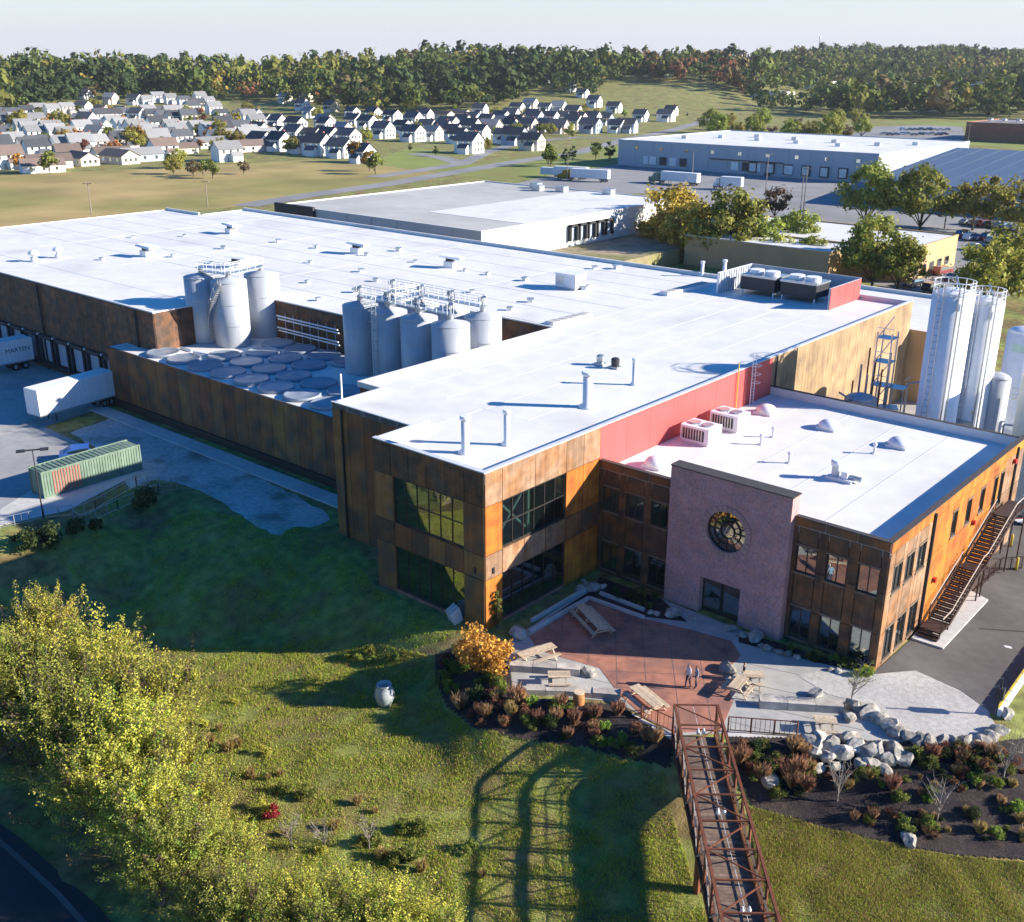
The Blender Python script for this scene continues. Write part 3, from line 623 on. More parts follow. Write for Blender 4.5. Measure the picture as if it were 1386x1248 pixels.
# outside stair
ST = thing('steel_stair', 'long dark steel staircase climbing the orange panelled wall', 'stairs', (24.4, 20, .17))
xa, xb = 23.55, 25.05
def flight(y0, y1, z0, z1, n_):
    first = None
    for k in range(n_):
        y = y0+(y1-y0)*k/n_; z = z0+(z1-z0)*(k+1)/n_
        if first is None: first = MB().box(xa+.05, y, z-.12, xb-.05, y+(y1-y0)/n_*1.04, z).build('tread', 'stair_steel', ST, origin=(xa, y, z))
        else: share(first, 'tread', ST, Vector((xa, y, z))-wloc(ST))
    for x in (xa, xb):
        MB().bar((x, y0-.1, z0), (x, y1, z1), .06, .3).build('stringer', 'stair_steel', ST)
        MB().tube((x, y0-.1, z0+1.1), (x, y1, z1+1.1), .045).build('handrail', 'rail_light', ST)
        MB().tube((x, y0-.1, z0+.6), (x, y1, z1+.6), .03).build('mid_rail', 'stair_steel', ST)
        for k in range(5): y = y0+(y1-y0)*k/4; z = z0+(z1-z0)*k/4; MB().tube((x, y, z), (x, y, z+1.1), .035).build('baluster', 'stair_steel', ST)
def landing(y0, y1, z):
    MB().box(xa, y0, z-.12, xb, y1, z).build('landing', 'stair_steel', ST)
    for y in (y0+.1, y1-.1): MB().tube((xb-.08, y, .15), (xb-.08, y, z-.1), .06).build('post', 'stair_steel', ST); MB().tube((xa+.1, y, .15), (xa+.1, y, z-.1), .06).build('post', 'stair_steel', ST)
    MB().tube((xb, y0, z+1.1), (xb, y1, z+1.1), .045).build('handrail', 'rail_light', ST)
    for k in range(3): y = y0+(y1-y0)*k/2; MB().tube((xb, y, z), (xb, y, z+1.1), .035).build('baluster', 'stair_steel', ST)
landing(20.0, 21.8, .62)
for k in range(2): MB().box(xa, 19.4+.3*k, .17, xb, 19.7+.3*k, .3+.15*k).build('tread', 'stair_steel', ST)
flight(21.8, 27.4, .62, 2.75, 13); landing(27.4, 28.5, 2.75); flight(28.5, 34.0, 2.75, 4.95, 13); landing(34.0, 37.4, 4.95)

# ------------------------------------------------------------------ roof equipment
def solo(mb, name, label, cat, m, origin, group=None, smooth=False):
    return tag(mb.build(name, m, None, smooth, origin=origin), label, cat, group)
def hood(loc, rz=0, sc=1, label=''):
    t = thing('roof_exhaust_hood', label, 'vent', loc, rz, local=True)
    MB().box(-.7, -.7, 0, .7, .7, .9).build('curb', 'white_metal', t)
    MB().box(-.45, -.45, .9, .45, .45, 1.35).build('neck', 'dark_metal', t)
    b = MB(); b.add([(-1.3,-1,1.55),(1.9,-1,1.2),(1.9,1,1.2),(-1.3,1,1.55),(-1.1,-.8,1.75),(1.7,-.8,1.55),(1.7,.8,1.55),(-1.1,.8,1.75)], [(0,3,2,1),(4,5,6,7),(0,1,5,4),(1,2,6,5),(2,3,7,6),(3,0,4,7)]); b.build('hood', 'white_metal', t)
    return t
for k, (px, py, n) in enumerate([(313,316,'white hooded roof exhaust near the notched far corner of the hall'), (199,347,'white hooded roof exhaust beyond the three silver tanks'), (483,343,'white hooded roof exhaust midway along the hall roof'), (609,362,'white hooded roof exhaust behind the eight blue tanks'), (320,362,'white hooded roof exhaust right behind the stair tank')]):
    p = at(px, py, ZR); hood((p[0], p[1], ZR), R(8*k), 1, n)
p = at(772, 390, ZR); t = thing('roof_unit', 'large white box air unit standing on the hall roof', 'air unit', (p[0], p[1], ZR), local=True); MB().box(-1.5,-1,0,1.5,1,.25).build('curb', 'galv', t); MB().box(-1.6,-1.05,.25,1.6,1.05,1.9).build('casing', 'white_metal', t); MB().box(-1.5,-1.07,.6,-.2,-1.055,1.6).build('louvre', 'galv', t); MB().box(-1.7,-1.15,1.9,1.7,1.15,1.98).build('cover', 'white_metal', t)
t = thing('roof_vent', 'small white box vent on the hall roof', 'vent', (0,0,0), 0, 'small vents on the white hall roof'); MB().box(-.3,-.3,0,.3,.3,.35).build('curb', 'white_metal', t); MB().box(-.42,-.42,.35,.42,.42,.5).build('cap', 'galv', t)
SV = Proto(t)
for k, (px, py) in enumerate([(235,348),(138,352),(303,337),(286,357),(377,328),(429,336),(420,356),(496,346),(562,355),(489,368),(630,367),(416,383),(509,381),(482,396),(639,396),(431,407),(711,380),(791,392),(718,409),(805,364),(835,364),(660,372),(540,340),(690,420),(250,320),(180,322)]):
    p = at(px, py, ZR); SV.put((p[0], p[1], ZR), R(k*17), .7+.5*random.random())
for px, py, l in ((47,354,'white mushroom vent close to the hall roof edge above the docks'), (80,349,'second white mushroom vent in from the roof edge above the docks')):
    p = at(px, py, ZR); solo(MB().lathe((p[0],p[1],ZR), [(.55,0),(.5,.5),(.3,.55),(.3,.95),(.75,1.0),(.8,1.2),(.5,1.5),(.1,1.6)], 16), 'mushroom_vent', l, 'vent', 'white_metal', (p[0],p[1],ZR), smooth=True)
for px, py, h, r, l in [(795,551,2.9,.42,'tall white flue with flared cap, thickest on the wing roof'), (858,521,2.3,.2,'slim white flue beside the twin fans on the wing roof'), (630,613,2.7,.3,'white flue closest to the tower roof corner'), (686,602,2.6,.24,'white flue between the corner flue and the thick flue'), (1038-58,373,2.0,.25,'short white flue beside the far roof edge near the plant screen'), (950,374,1.9,.22,'leaning white flue by the far roof edge')]:
    p = at(px, py, ZR); t = thing('flue', l, 'flue', (p[0], p[1], ZR), local=True)
    MB().lathe((0,0,0), [(r*1.8,0),(r*1.8,.12),(r,.3),(r,h-.25)], 14).build('pipe', 'white_metal', t, smooth=True); MB().lathe((0,0,h-.2), [(r,0),(r*1.35,.1),(r*1.35,.3),(r*1.1,.34)], 14).build('cap', 'white_metal', t, smooth=True)
p = at(822, 496, ZR); t = thing('fan_pair', 'pair of small grey fans mounted together on the wing roof', 'fans', (p[0], p[1], ZR), local=True)
for dx in (-.8, .9):
    MB().box(dx-.5,-.4,0,dx+.5,.4,.2).build('base', 'galv', t); MB().lathe((dx,0,.2), [(.35,0),(.4,.3),(.4,.7),(.25,.8)], 14).build('fan', 'galv' if dx < 0 else 'dark_metal', t)
p = A2(463, 544, 11.8); solo(MB().tube((p[0],p[1],11.8), (p[0],p[1],14.2), .08), 'lightning_pole', 'thin white pole at the wing parapet corner over the low roof', 'pole', 'white_metal', (p[0],p[1],11.8))
for (ax, ay), (bx, by), l in (((743,441),(795,428),'long grey skylight strip beside the tank recess'), ((898,400),(955,386),'long grey skylight strip towards the far roof edge')):
    a = Vector(at(ax, ay, ZR)); b = Vector(at(bx, by, ZR)); t = thing('skylight_strip', l, 'skylight', a, local=True); d = (b-a); b_ = MB().bar(Vector((0,0,.2)), d+Vector((0,0,.2)), 1.3, .4).build('curb', 'white_metal', t)
    n = 6
    for k in range(n): MB().bar(d*((k+.06)/n)+Vector((0,0,.42)), d*((k+.94)/n)+Vector((0,0,.42)), 1.05, .05).build('pane', 'roof_grey', t)
# plant screen on the wing roof
t = thing('plant_screen', 'rooftop plant enclosure with white ribbed screen and red end wall', 'enclosure', (-21, 70, ZR))
wb = MB().box(-21.2, 66.0, ZR, -21.0, 74.5, ZR+2.6).build('screen_wall', 'white_metal', t)
for k in range(14): MB().box(-21.0, 66.1+k*.6, ZR+.05, -20.9, 66.3+k*.6, ZR+2.55).build('rib', 'metal_wall', wb)
MB().box(-21.0, 74.3, ZR, -6.4, 74.5, ZR+2.6).build('screen_wall', 'metal_wall', t)
panel(t, 'x', -6.4, 66.2, 74.5, ZR, ZR+2.5, 'red_panel', 4); MB().box(-6.6, 66.2, ZR, -6.41, 74.5, ZR+2.5).build('screen_wall', 'metal_wall', t)
for x0, x1 in ((-19, -14.4), (-13.6, -9)):
    c = thing('cooling_tower', 'dark cooling unit inside the rooftop plant enclosure, %s' % ('next to the white ribbed screen' if x0 < -18 else 'next to the red end wall'), 'cooling unit', (x0, 68, ZR))
    MB().box(x0, 68, ZR+.6, x1, 71.5, ZR+2.2).build('casing', 'dark_metal', c); MB().box(x0-.1, 67.9, ZR+2.2, x1+.1, 71.6, ZR+2.4).build('cover', 'galv', c)
    for xx in (x0+.2, x1-.2):
        for yy in (68.2, 71.3): MB().bar((xx, yy, ZR), (xx, yy, ZR+.6), .15).build('leg', 'white_metal', c)
    for dx in (1.2, 3.3): MB().lathe((x0+dx, 69.8, ZR+2.4), [(.9,0),(.9,.5),(.8,.5)], 20).build('fan_cowl', 'white_metal', c)
# entrance roof
def acunit(loc, label):
    t = thing('air_conditioner', label, 'air unit', loc, local=True)
    MB().box(-1.25,-.95,0,1.25,.95,.18).build('curb', 'white_metal', t); MB().box(-1.35,-1.05,.18,1.35,1.05,1.5).build('casing', 'white_metal', t)
    MB().box(-1.2,-1.065,.35,.9,-1.052,1.3).build('grille', 'dark_metal', t)
    for k in range(8): MB().box(-1.2+k*.26,-1.08,.35,-1.1+k*.26,-1.066,1.3).build('slat', 'galv', t)
    for dx in (-.6, .6): MB().lathe((dx,0,1.5), [(.5,0),(.5,.12),(.42,.12)], 20).build('fan_guard', 'galv', t)
p = at(948, 597, ZE); acunit((p[0],p[1],ZE), 'white rooftop air conditioner with dark grille, farther from the flues of the red wall corner'); p = at(987, 579, ZE); acunit((p[0],p[1],ZE), 'white rooftop air conditioner standing closer to the roof ladder')
dm = thing('dome_skylight', 'white dome skylight on the entrance block roof', 'skylight', (0,0,0), 0, 'dome skylights on the entrance roof'); MB().box(-.85,-.85,0,.85,.85,.22).build('curb', 'white_metal', dm)
MB().lathe((0,0,.22), [(.95,0),(.9,.2),(.7,.42),(.4,.56),(.05,.6)], 20).build('dome', 'paint_white', dm, smooth=True); DM = Proto(dm)
for px, py in ((1037,559),(1122,580),(1217,604),(888,631)): p = at(px, py, ZE); DM.put((p[0],p[1],ZE), 0, 1)
for px, py, l in ((1068,627,'short vent pipe standing alone near the brick portal'), (1030,602,'short vent pipe in front of the first dome'), (1046,592,'short vent pipe right behind its twin near the first dome'), (1183,614,'short vent pipe beside the last dome')):
    p = at(px, py, ZE); t = thing('vent_pipe', l, 'vent', (p[0],p[1],ZE), local=True); MB().lathe((0,0,0), [(.25,0),(.25,.05),(.1,.1),(.1,.75)], 10).build('pipe', 'white_metal', t); MB().lathe((0,0,.7), [(.1,0),(.18,.03),(.18,.2),(.05,.25)], 10).build('cap', 'white_metal', t)
p = at(1140, 650, ZE); t = thing('kitchen_exhaust', 'cluster of exhaust fan and low ducts near the entrance roof edge', 'exhaust', (p[0],p[1],ZE), local=True)
MB().box(-1.1,-.5,0,.9,.5,.25).build('base', 'white_metal', t); MB().lathe((-.6,0,.25), [(.3,0),(.3,.8),(.4,.85),(.4,1.2),(.3,1.25)], 14).build('fan', 'white_metal', t, smooth=True); MB().box(.0,-.35,.25,.5,.35,.8).build('duct', 'white_metal', t); MB().tube((.5,0,.4),(1.4,.2,.3),.2,10).build('pipe', 'galv', t)

# ------------------------------------------------------------------ tanks
def tank(r, h, z0, name, label, group=None, m='tank_steel', cone=.4):
    t = thing(name, label, 'tank', (0,0,z0), 0, group, True)
    MB().lathe((0,0,0), [(r*.97,0),(r,.1),(r,h)], 40).build('shell', m, t, smooth=True)
    MB().lathe((0,0,h), [(r*1.01,0),(r*.99,.08),(r*.25,cone),(r*.2,cone+.05)], 40).build('top_cone', m, t, smooth=True)
    for k in (.33, .66): MB().lathe((0,0,h*k), [(r+.012,0),(r+.012,.06)], 40).build('band', 'galv', t)
    MB().lathe((0,0,h+cone), [(.3,0),(.3,.5),(.42,.52),(.42,.62)], 12).build('manway', 'galv', t)
    return t
pB = at(317, 466, ZC); pA = at(281, 460, ZC); pC = at(360, 453, ZC)
for p, h, n in ((pA, 7.6, 'grey steel tank in shade at the back of the group of three'), (pB, 7.5, 'sunlit pale tank with a zigzag stair up its side'), (pC, 7.4, 'sunlit silver tank beside the dark pipe rack wall')):
    o = tank(2.05, h, ZC, 'beer_tank', n); o.location = (p[0], p[1], ZC)
# zigzag stair on the pale tank
s_ = thing('tank_stair', 'galvanised stair winding up the pale tank to its catwalk', 'stairs', (pB[0], pB[1], ZC))
for k in range(30):
    a = R(-150+k*3.2); z = .25+k*.25; MB().obox((pB[0]+2.4*math.cos(a), pB[1]+2.4*math.sin(a), ZC+z), (.7,.24,.05), a).build('tread', 'galv', s_)
for rr in (2.1, 2.72):
    b = MB()
    for k in range(29):
        a, a2 = R(-150+k*3.2), R(-150+(k+1)*3.2); z = .25+k*.25
        b.bar((pB[0]+rr*math.cos(a), pB[1]+rr*math.sin(a), ZC+z+.9), (pB[0]+rr*math.cos(a2), pB[1]+rr*math.sin(a2), ZC+z+1.15), .05); b.bar((pB[0]+rr*math.cos(a), pB[1]+rr*math.sin(a), ZC+z), (pB[0]+rr*math.cos(a2), pB[1]+rr*math.sin(a2), ZC+z+.25), .06, .2)
        if k % 4 == 0: b.bar((pB[0]+rr*math.cos(a), pB[1]+rr*math.sin(a), ZC+z), (pB[0]+rr*math.cos(a), pB[1]+rr*math.sin(a), ZC+z+.95), .04)
    b.build('railing', 'galv', s_)
def catwalk(pts, z, label, w=.9):
    t = thing('catwalk', label, 'catwalk', (pts[0][0], pts[0][1], z))
    for a, b in zip(pts, pts[1:]):
        a, b = Vector((*a, z)), Vector((*b, z)); d = (b-a).normalized(); n = Vector((-d.y, d.x, 0))*w/2
        MB().bar(a, b, w, .08).build('walkway', 'galv', t)
        for s in (-1, 1):
            for hh in (.55, 1.1): MB().bar(a+n*s+Vector((0,0,hh)), b+n*s+Vector((0,0,hh)), .05).build('rail', 'white_metal', t)
            c = max(2, int((b-a).length/1.3))
            for k in range(c+1): q_ = a.lerp(b, k/c)+n*s; MB().bar(q_, q_+Vector((0,0,1.1)), .045).build('post', 'white_metal', t)
    return t
catwalk([tuple(pA[:2]), tuple(pB[:2]), tuple(pC[:2])], ZC+8.3, 'railed catwalk joining the tops of the three tanks')
T1 = at(494, 501, ZC); TANKS = []
tt = Proto(tank(1.9, 7.2, ZC, 'fermenting_tank', 'x', cone=.45))
LBL = [['first tank of the front row, at the cellar lids', 'second tank of the front row', 'third tank of the front row, partly behind the wing roof', 'last tank of the front row, tucked behind the wing parapet'], ['first tank of the back row, at the dark wall', 'second tank of the back row', 'third tank of the back row', 'last tank of the back row, closest to the hall wall corner']]
for r_ in range(2):
    for k in range(4):
        x, y = T1[0]+.2+k*4.4, T1[1]-.4+r_*4.7
        TANKS.append((x, y)); tt.put((x, y, ZC), R(20*k), 1, 'tall steel fermenting tank, '+LBL[r_][k], 'eight steel tanks beside the wing')
catwalk([TANKS[0], TANKS[1], TANKS[2], TANKS[3]], ZC+8.2, 'railed catwalk over the front row of steel tanks'); catwalk([TANKS[4], TANKS[5], TANKS[6], TANKS[7]], ZC+8.2, 'railed catwalk over the back row of steel tanks')
catwalk([(TANKS[1][0], TANKS[1][1]+.6), (TANKS[5][0], TANKS[5][1]-.6)], ZC+8.25, 'short catwalk bridging the two rows of steel tanks', .8)
for k, (x, y) in enumerate(TANKS):
    b = MB(); b.tube((x, y, ZC+8.0), (x, y, ZC+9.2), .12); b.tube((x, y, ZC+9.2), (x+.5, y, ZC+9.2), .12); b.obox((x-.2, y, ZC+8.9), (.5,.4,.4))
    solo(b, 'tank_valve', 'valve stack on top of a steel fermenting tank', 'valve', 'galv', (x, y, ZC+8), 'valve stacks on the steel tanks')
x, y = TANKS[1]; b = MB()
for k in range(22): b.bar((x-.3, y-2.07, ZC+.4+k*.36), (x+.3, y-2.07, ZC+.4+k*.36), .04)
for s in (-.3, .3): b.bar((x+s, y-2.07, ZC), (x+s, y-2.07, ZC+9.2), .05)
for k in range(6):
    z = ZC+2.4+k*1.05
    for i in range(8): a, a2 = math.pi+math.pi*i/8, math.pi+math.pi*(i+1)/8; b.bar((x+.38*math.cos(a), y-2.07+.7*math.sin(a), z), (x+.38*math.cos(a2), y-2.07+.7*math.sin(a2), z), .04)
solo(b, 'cage_ladder', 'caged ladder on the second tank of the front row', 'ladder', 'galv', (x, y-2.07, ZC))

# ------------------------------------------------------------------ silo yard behind the entrance block
sheet('silo_yard', [(0.1,41),(40,41),(60,60),(60,95),(0.1,95)], .03, 'concrete', px=False)
def silo(x, y, r, h, m, label, name='grain_silo', rails=True):
    t = thing(name, label, 'silo', (x, y, 0))
    MB().lathe((x,y,0), [(r*1.02,0),(r*1.02,.3),(r,.35),(r,h)], 36).build('shell', m, t, smooth=True)
    MB().lathe((x,y,h), [(r,0),(r*.8,.25),(r*.3,.5),(.05,.55)], 36).build('top_dome', m, t, smooth=True)
    if rails:
        for k in range(14):
            a = 2*math.pi*k/14; c, s = math.cos(a)*r*.97, math.sin(a)*r*.97; MB().tube((x+c, y+s, h), (x+c, y+s, h+1.15), .035, 6).build('post', 'white_metal', t)
        for hh in (.6, 1.15):
            b = MB()
            for k in range(28): a, a2 = 2*math.pi*k/28, 2*math.pi*(k+1)/28; b.bar((x+r*.97*math.cos(a), y+r*.97*math.sin(a), h+hh), (x+r*.97*math.cos(a2), y+r*.97*math.sin(a2), h+hh), .05)
            b.build('guard_rail', 'white_metal', t)
        for s in (-.25, .25): MB().tube((x-.4+s, y-r-.25, 0), (x-.4+s, y-r-.25, h+1.2), .04, 6).build('ladder_rail', 'galv', t)
        for k in range(int(h/.6)): MB().tube((x-.65, y-r-.25, .5+k*.6), (x-.15, y-r-.25, .5+k*.6), .03, 5).build('rung', 'galv', t)
        for s in (0, .35): MB().tube((x+r*.55+s, y-r*.9+s*.3, .5), (x+r*.55+s, y-r*.9+s*.3, h+.8), .07, 6).build('fill_pipe', 'galv', t)
        MB().tube((x+r*.55, y-r*.9, h+.8), (x, y, h+1.6), .07, 6).build('fill_bend', 'galv', t)
    return t
silo(13.6, 47.2, 1.8, 19.0, 'silo_white', 'tall white grain silo with its pale mark, nearest the parapet'); silo(15.5, 50.6, 1.55, 18.0, 'silo_white', 'tall white grain silo standing behind the marked one')
silo(12.6, 52.6, 1.5, 17.0, 'silo_white', 'tall white grain silo hidden behind the marked one'); silo(17.3, 51.5, 1.15, 11.0, 'tank_steel', 'short steel tank next to the tall white silos', rails=False)
silo(16.2, 62.5, 1.75, 13.2, 'silo_white', 'white gas cylinder with a pale green badge on its side', 'gas_tank', False); silo(21.3, 50.5, 1.7, 12.0, 'silo_cream', 'cream silo standing by the far end of the silo yard', rails=False)
silo(7.0, 45.5, 1.5, 8.3, 'tank_steel', 'stubby steel tank between the tan wall and the white silos', rails=False); silo(4.4, 44.8, 1.2, 6.6, 'galv', 'squat galvanised hopper close to the tan wall', rails=False); silo(9.0, 43.6, .9, 5.5, 'silo_cream', 'small cream tank hidden low behind the roof parapet', rails=False)
silo(17.8, 66, 1.6, 9.5, 'container_green', 'dark tank behind the white gas cylinder', rails=False)
def txt(s, size, loc, rot, m, par, name='lettering'):
    cu = bpy.data.curves.new(name, 'FONT'); cu.body = s; cu.size = size; cu.extrude = .006; cu.align_x = 'CENTER'
    o = bpy.data.objects.new(name, cu); C.objects.link(o); dg = bpy.context.evaluated_depsgraph_get(); me = bpy.data.meshes.new_from_object(o.evaluated_get(dg)); bpy.data.objects.remove(o)
    o = bpy.data.objects.new(name, me); C.objects.link(o); me.materials.clear(); me.materials.append(MATS[m]); o.parent = par; o.location = loc; o.rotation_euler = rot; return o
b = MB(); gt = at(1346, 440, 11); a0 = math.atan2(CAM[1]-62.5, CAM[0]-16.2)-.2
for i in range(6):
    a, a2 = a0-.45+i*.15, a0-.3+i*.15; b.add([(16.2+1.77*math.cos(a), 62.5+1.77*math.sin(a), 11.4), (16.2+1.77*math.cos(a2), 62.5+1.77*math.sin(a2), 11.4), (16.2+1.77*math.cos(a2), 62.5+1.77*math.sin(a2), 12.2), (16.2+1.77*math.cos(a), 62.5+1.77*math.sin(a), 12.2)], [(0,1,2,3)])
b.build('badge', 'badge_teal', [o for o in C.objects if o.name.startswith('gas_tank')][0])
# pipe bridge and racks between silos
t = thing('silo_pipe_rack', 'galvanised pipe rack and platforms running between the silos', 'pipes', (15, 55, 0))
for z in (8.2, 8.6, 9.2): MB().tube((9, 57-z*.2, z), (24, 57-z*.2, z), .1).build('pipe', 'galv', t)
for x in (16, 19.5, 23.5):
    for y in (54.6, 56): MB().bar((x, y, 0), (x, y, 9.6), .16).build('post', 'galv', t)
    MB().bar((x, 54.6, 9.4), (x, 56, 9.4), .14).build('crossbeam', 'galv', t)
t = thing('silo_stair_tower', 'tangle of galvanised platforms and pipes against the white silo', 'stair tower', (7.8, 47.8, 0))
for x in (7.2, 8.6):
    for y in (47.2, 48.6): MB().bar((x, y, 0), (x, y, 14.5), .11).build('post', 'galv', t)
for k in range(6):
    z = 2.4+k*2.3; MB().box(7.1, 47.1, z, 8.7, 48.7, z+.07).build('platform', 'galv', t); MB().bar((7.2, 47.15, z), (8.6, 47.15, z+2.3), .25, .06).build('flight', 'galv', t); MB().bar((7.15, 47.1, z+1.05), (8.7, 47.1, z+1.05), .05).build('rail', 'white_metal', t)
for k in range(8): x, y = 5.5+k*.45, 46.8+.5*(k % 3); MB().tube((x, y, 0), (x, y, 9.5+(k*7 % 5)*.8), .08+.03*(k % 2), 6).build('pipe', 'galv' if k % 2 else 'rust_steel', t)
for i, (x, y) in enumerate([(18.5,45),(20.5,46.5),(19.5,52),(21,60),(18,58),(24,50)]):
    t = thing('yard_skid', ['low grey pump skid by the short steel tank', 'grey valve skid close to the roof parapet', 'pump skid under the pipe rack', 'pump skid beside the cream silo', 'valve skid behind the pipe rack', 'yellow-framed skid beside the silo yard'][i], 'pump skid', (x, y, .03), R(20*i), local=True)
    MB().box(-1,-.7,0,1,.7,.15).build('base', 'concrete_light', t); MB().box(-.6,-.4,.15,.1,.4,.9).build('pump', ['galv','dark_metal','red_paint'][i % 3], t); MB().tube((.1,0,.6),(.9,0,.6),.12).build('pipe', 'galv', t); MB().tube((.8,0,.15),(.8,0,1.5),.08).build('riser', 'yellow_paint' if i == 5 else 'galv', t)
rgp = random.Random(4)
for i in range(44):      # pipe runs and frames that fill the yard
    x, y = 14.5+rgp.random()*13, 43.5+rgp.random()*13; h = 1.5+rgp.random()*6
    if i >= 26: x, y, h = 2.0+rgp.random()*9, 43+rgp.random()*7, 3+rgp.random()*7
    if abs(x-21.3) < 2.2 and abs(y-50.5) < 2.2: continue
    k = i % 4; t = thing(['pipe_riser', 'steel_gantry', 'pipe_run', 'control_box'][k], ['upright grey pipe with a valve in the silo yard', 'small galvanised frame standing in the silo yard', 'low pipe run crossing the silo yard floor', 'grey control box on legs in the silo yard'][k], ['pipe', 'frame', 'pipe', 'box'][k], (x, y, .03), rgp.random()*3, 'clutter of the silo yard', True)
    if k == 0: MB().tube((0,0,0), (0,0,h), .1, 8).build('pipe', 'galv', t); MB().tube((0,0,h), (1.6,0,h), .1, 8).build('bend', 'galv', t); MB().obox((0,0,h*.5), (.4,.4,.3)).build('valve', 'red_paint' if i % 8 == 0 else 'dark_metal', t)
    elif k == 1:
        for a in (-.7, .7):
            for b in (-.7, .7): MB().bar((a,b,0), (a,b,h), .1).build('post', 'galv', t)
        MB().box(-.8,-.8,h,.8,.8,h+.06).build('platform', 'galv', t); MB().bar((-.7,-.7,0), (.7,-.7,h), .06).build('brace', 'galv', t); MB().bar((-.8,-.8,h+1), (.8,-.8,h+1), .05).build('rail', 'yellow_paint' if i % 8 == 1 else 'white_metal', t)
    elif k == 2:
        for a in range(3): MB().tube((-2.5,a*.3,.35), (2.5,a*.3,.35), .09, 6).build('pipe', ['galv','white_metal','rust_steel'][a], t)
        for a in (-2, 2): MB().box(a-.1,-.2,0,a+.1,.8,.26).build('support', 'galv', t)
    else: MB().box(-.5,-.3,.4,.5,.3,1.9).build('cabinet', 'metal_wall', t); MB().box(-.45,-.25,0,.45,.25,.4).build('plinth', 'concrete_light', t); MB().box(-.42,-.32,.5,.42,-.302,1.8).build('door', 'white_metal', t)
# annex beyond
t = thing('annex_building', 'low tan annex with white roof past the end of the wing', 'building', (-24, 75.2, 0)); MB().box(-24, 75.1, 0, 4.5, 95, 8.6).build('wall', 'tan_wall', t); MB().box(-24, 75.1, 8.601, 4.5, 95, 8.64).build('roof', 'roof_white', t); MB().box(-24.0, 94.7, 8.641, 4.5, 95, 9.1).box(4.2, 75.1, 8.641, 4.5, 94.69, 9.1).build('parapet', 'roof_white', t)
panel(t, 'x', 4.5, 75.2, 95, 0, 9.1, 'tan_panel', 9)

# ------------------------------------------------------------------ footbridge
BH = 2.3
bl0, bl1 = at(914, 958, BH), at(978, 1248, BH); br0, br1 = at(973, 958, BH), at(1048, 1248, BH)
bd = Vector(((bl1-bl0)[0], (bl1-bl0)[1], 0)).normalized(); bn = Vector((-bd.y, bd.x, 0))          # bn points to the sunny side
BL, BWD = 31.0, 2.55
bo = Vector((bl0[0], bl0[1], 0))-bd*.3
FB = thing('footbridge', 'rusted steel truss footbridge with plank deck leading onto the patio', 'bridge', (bo.x, bo.y, 0))
def bp(s, w, z): return bo+bd*s+bn*w+Vector((0,0,z))
n = int(BL/.24); first = None
for i in range(n):
    s = .1+i*.24
    if first is None: first = MB().bar(bp(s, .12, .04), bp(s, BWD-.12, .04), .225, .05).build('plank', 'deck_wood', FB, origin=bp(s, 0, 0))
    else: share(first, 'plank', FB, bp(s, 0, 0)-bo)
for w in (0, BWD):
    MB().bar(bp(0, w, -.05), bp(BL, w, -.05), .18, .3).build('bottom_chord', 'rust_steel', FB); MB().bar(bp(0, w, BH), bp(BL, w, BH), .15, .15).build('top_chord', 'rust_steel', FB)
    for hh in (.45, .8): MB().bar(bp(0, w+(.08 if w == 0 else -.08), hh), bp(BL, w+(.08 if w == 0 else -.08), hh), .035, .05).build('hand_rail', 'rust_steel', FB)
    MB().bar(bp(0, w+(.06 if w == 0 else -.06), .16), bp(BL, w+(.06 if w == 0 else -.06), .16), .04, .2).build('toe_board', 'stair_steel', FB)
    MB().bar(bp(0, w+(.09 if w == 0 else -.09), 1.2), bp(BL, w+(.09 if w == 0 else -.09), 1.2), .12, .06).build('hand_rail', 'deck_wood', FB)
NB = 15; ds = BL/NB
for i in range(NB+1):
    s = i*ds
    for w in (0, BWD): MB().bar(bp(s, w, 0), bp(s, w, BH), .12).build('post', 'rust_steel', FB)
    MB().bar(bp(s, 0, BH+.02), bp(s, BWD, BH+.02), .075).build('top_strut', 'rust_steel', FB); MB().bar(bp(s, -.1, -.22), bp(s, BWD+.1, -.22), .12, .18).build('floor_beam', 'rust_steel', FB)
    if i < NB:
        if i % 2 == 0: MB().bar(bp(s, 0, BH), bp(s+ds, BWD, BH), .06).build('top_brace', 'rust_steel', FB)
        else: MB().bar(bp(s, BWD, BH), bp(s+ds, 0, BH), .06).build('top_brace', 'rust_steel', FB)
        for w in (0, BWD):
            MB().bar(bp(s, w-.03, .05 if i % 2 else BH-.05), bp(s+ds, w-.03, BH-.05 if i % 2 else .05), .06).build('diagonal', 'rail_light' if w == 0 else 'rust_steel', FB)  # left truss diagonals paler: light reflecting off the steel put into their colour
for i in (5, 13):
    for w in (.1, BWD-.1): MB().bar(bp(i*ds, w, gz(*bp(i*ds, w, 0)[:2])-.3), bp(i*ds, w, -.3), .3).build('pier', 'rust_steel', FB)
LW = thing('light_string', 'thin wire with small white lamps strung above the bridge deck', 'lights', bp(0, 1.15, BH))
MB().tube(bp(-.2, 1.1, BH-.1), bp(BL, 1.25, BH-.1), .009, 5).build('wire', 'white_metal', LW);
for s in (2.2, 9.2, 16, 23):
    for w in (1.1, 1.42): MB().lathe(bp(s, w, BH-.5), [(.04,0),(.11,.04),(.10,.2),(.05,.32),(.03,.4)], 10).build('lamp', 'white_metal', LW, smooth=True)

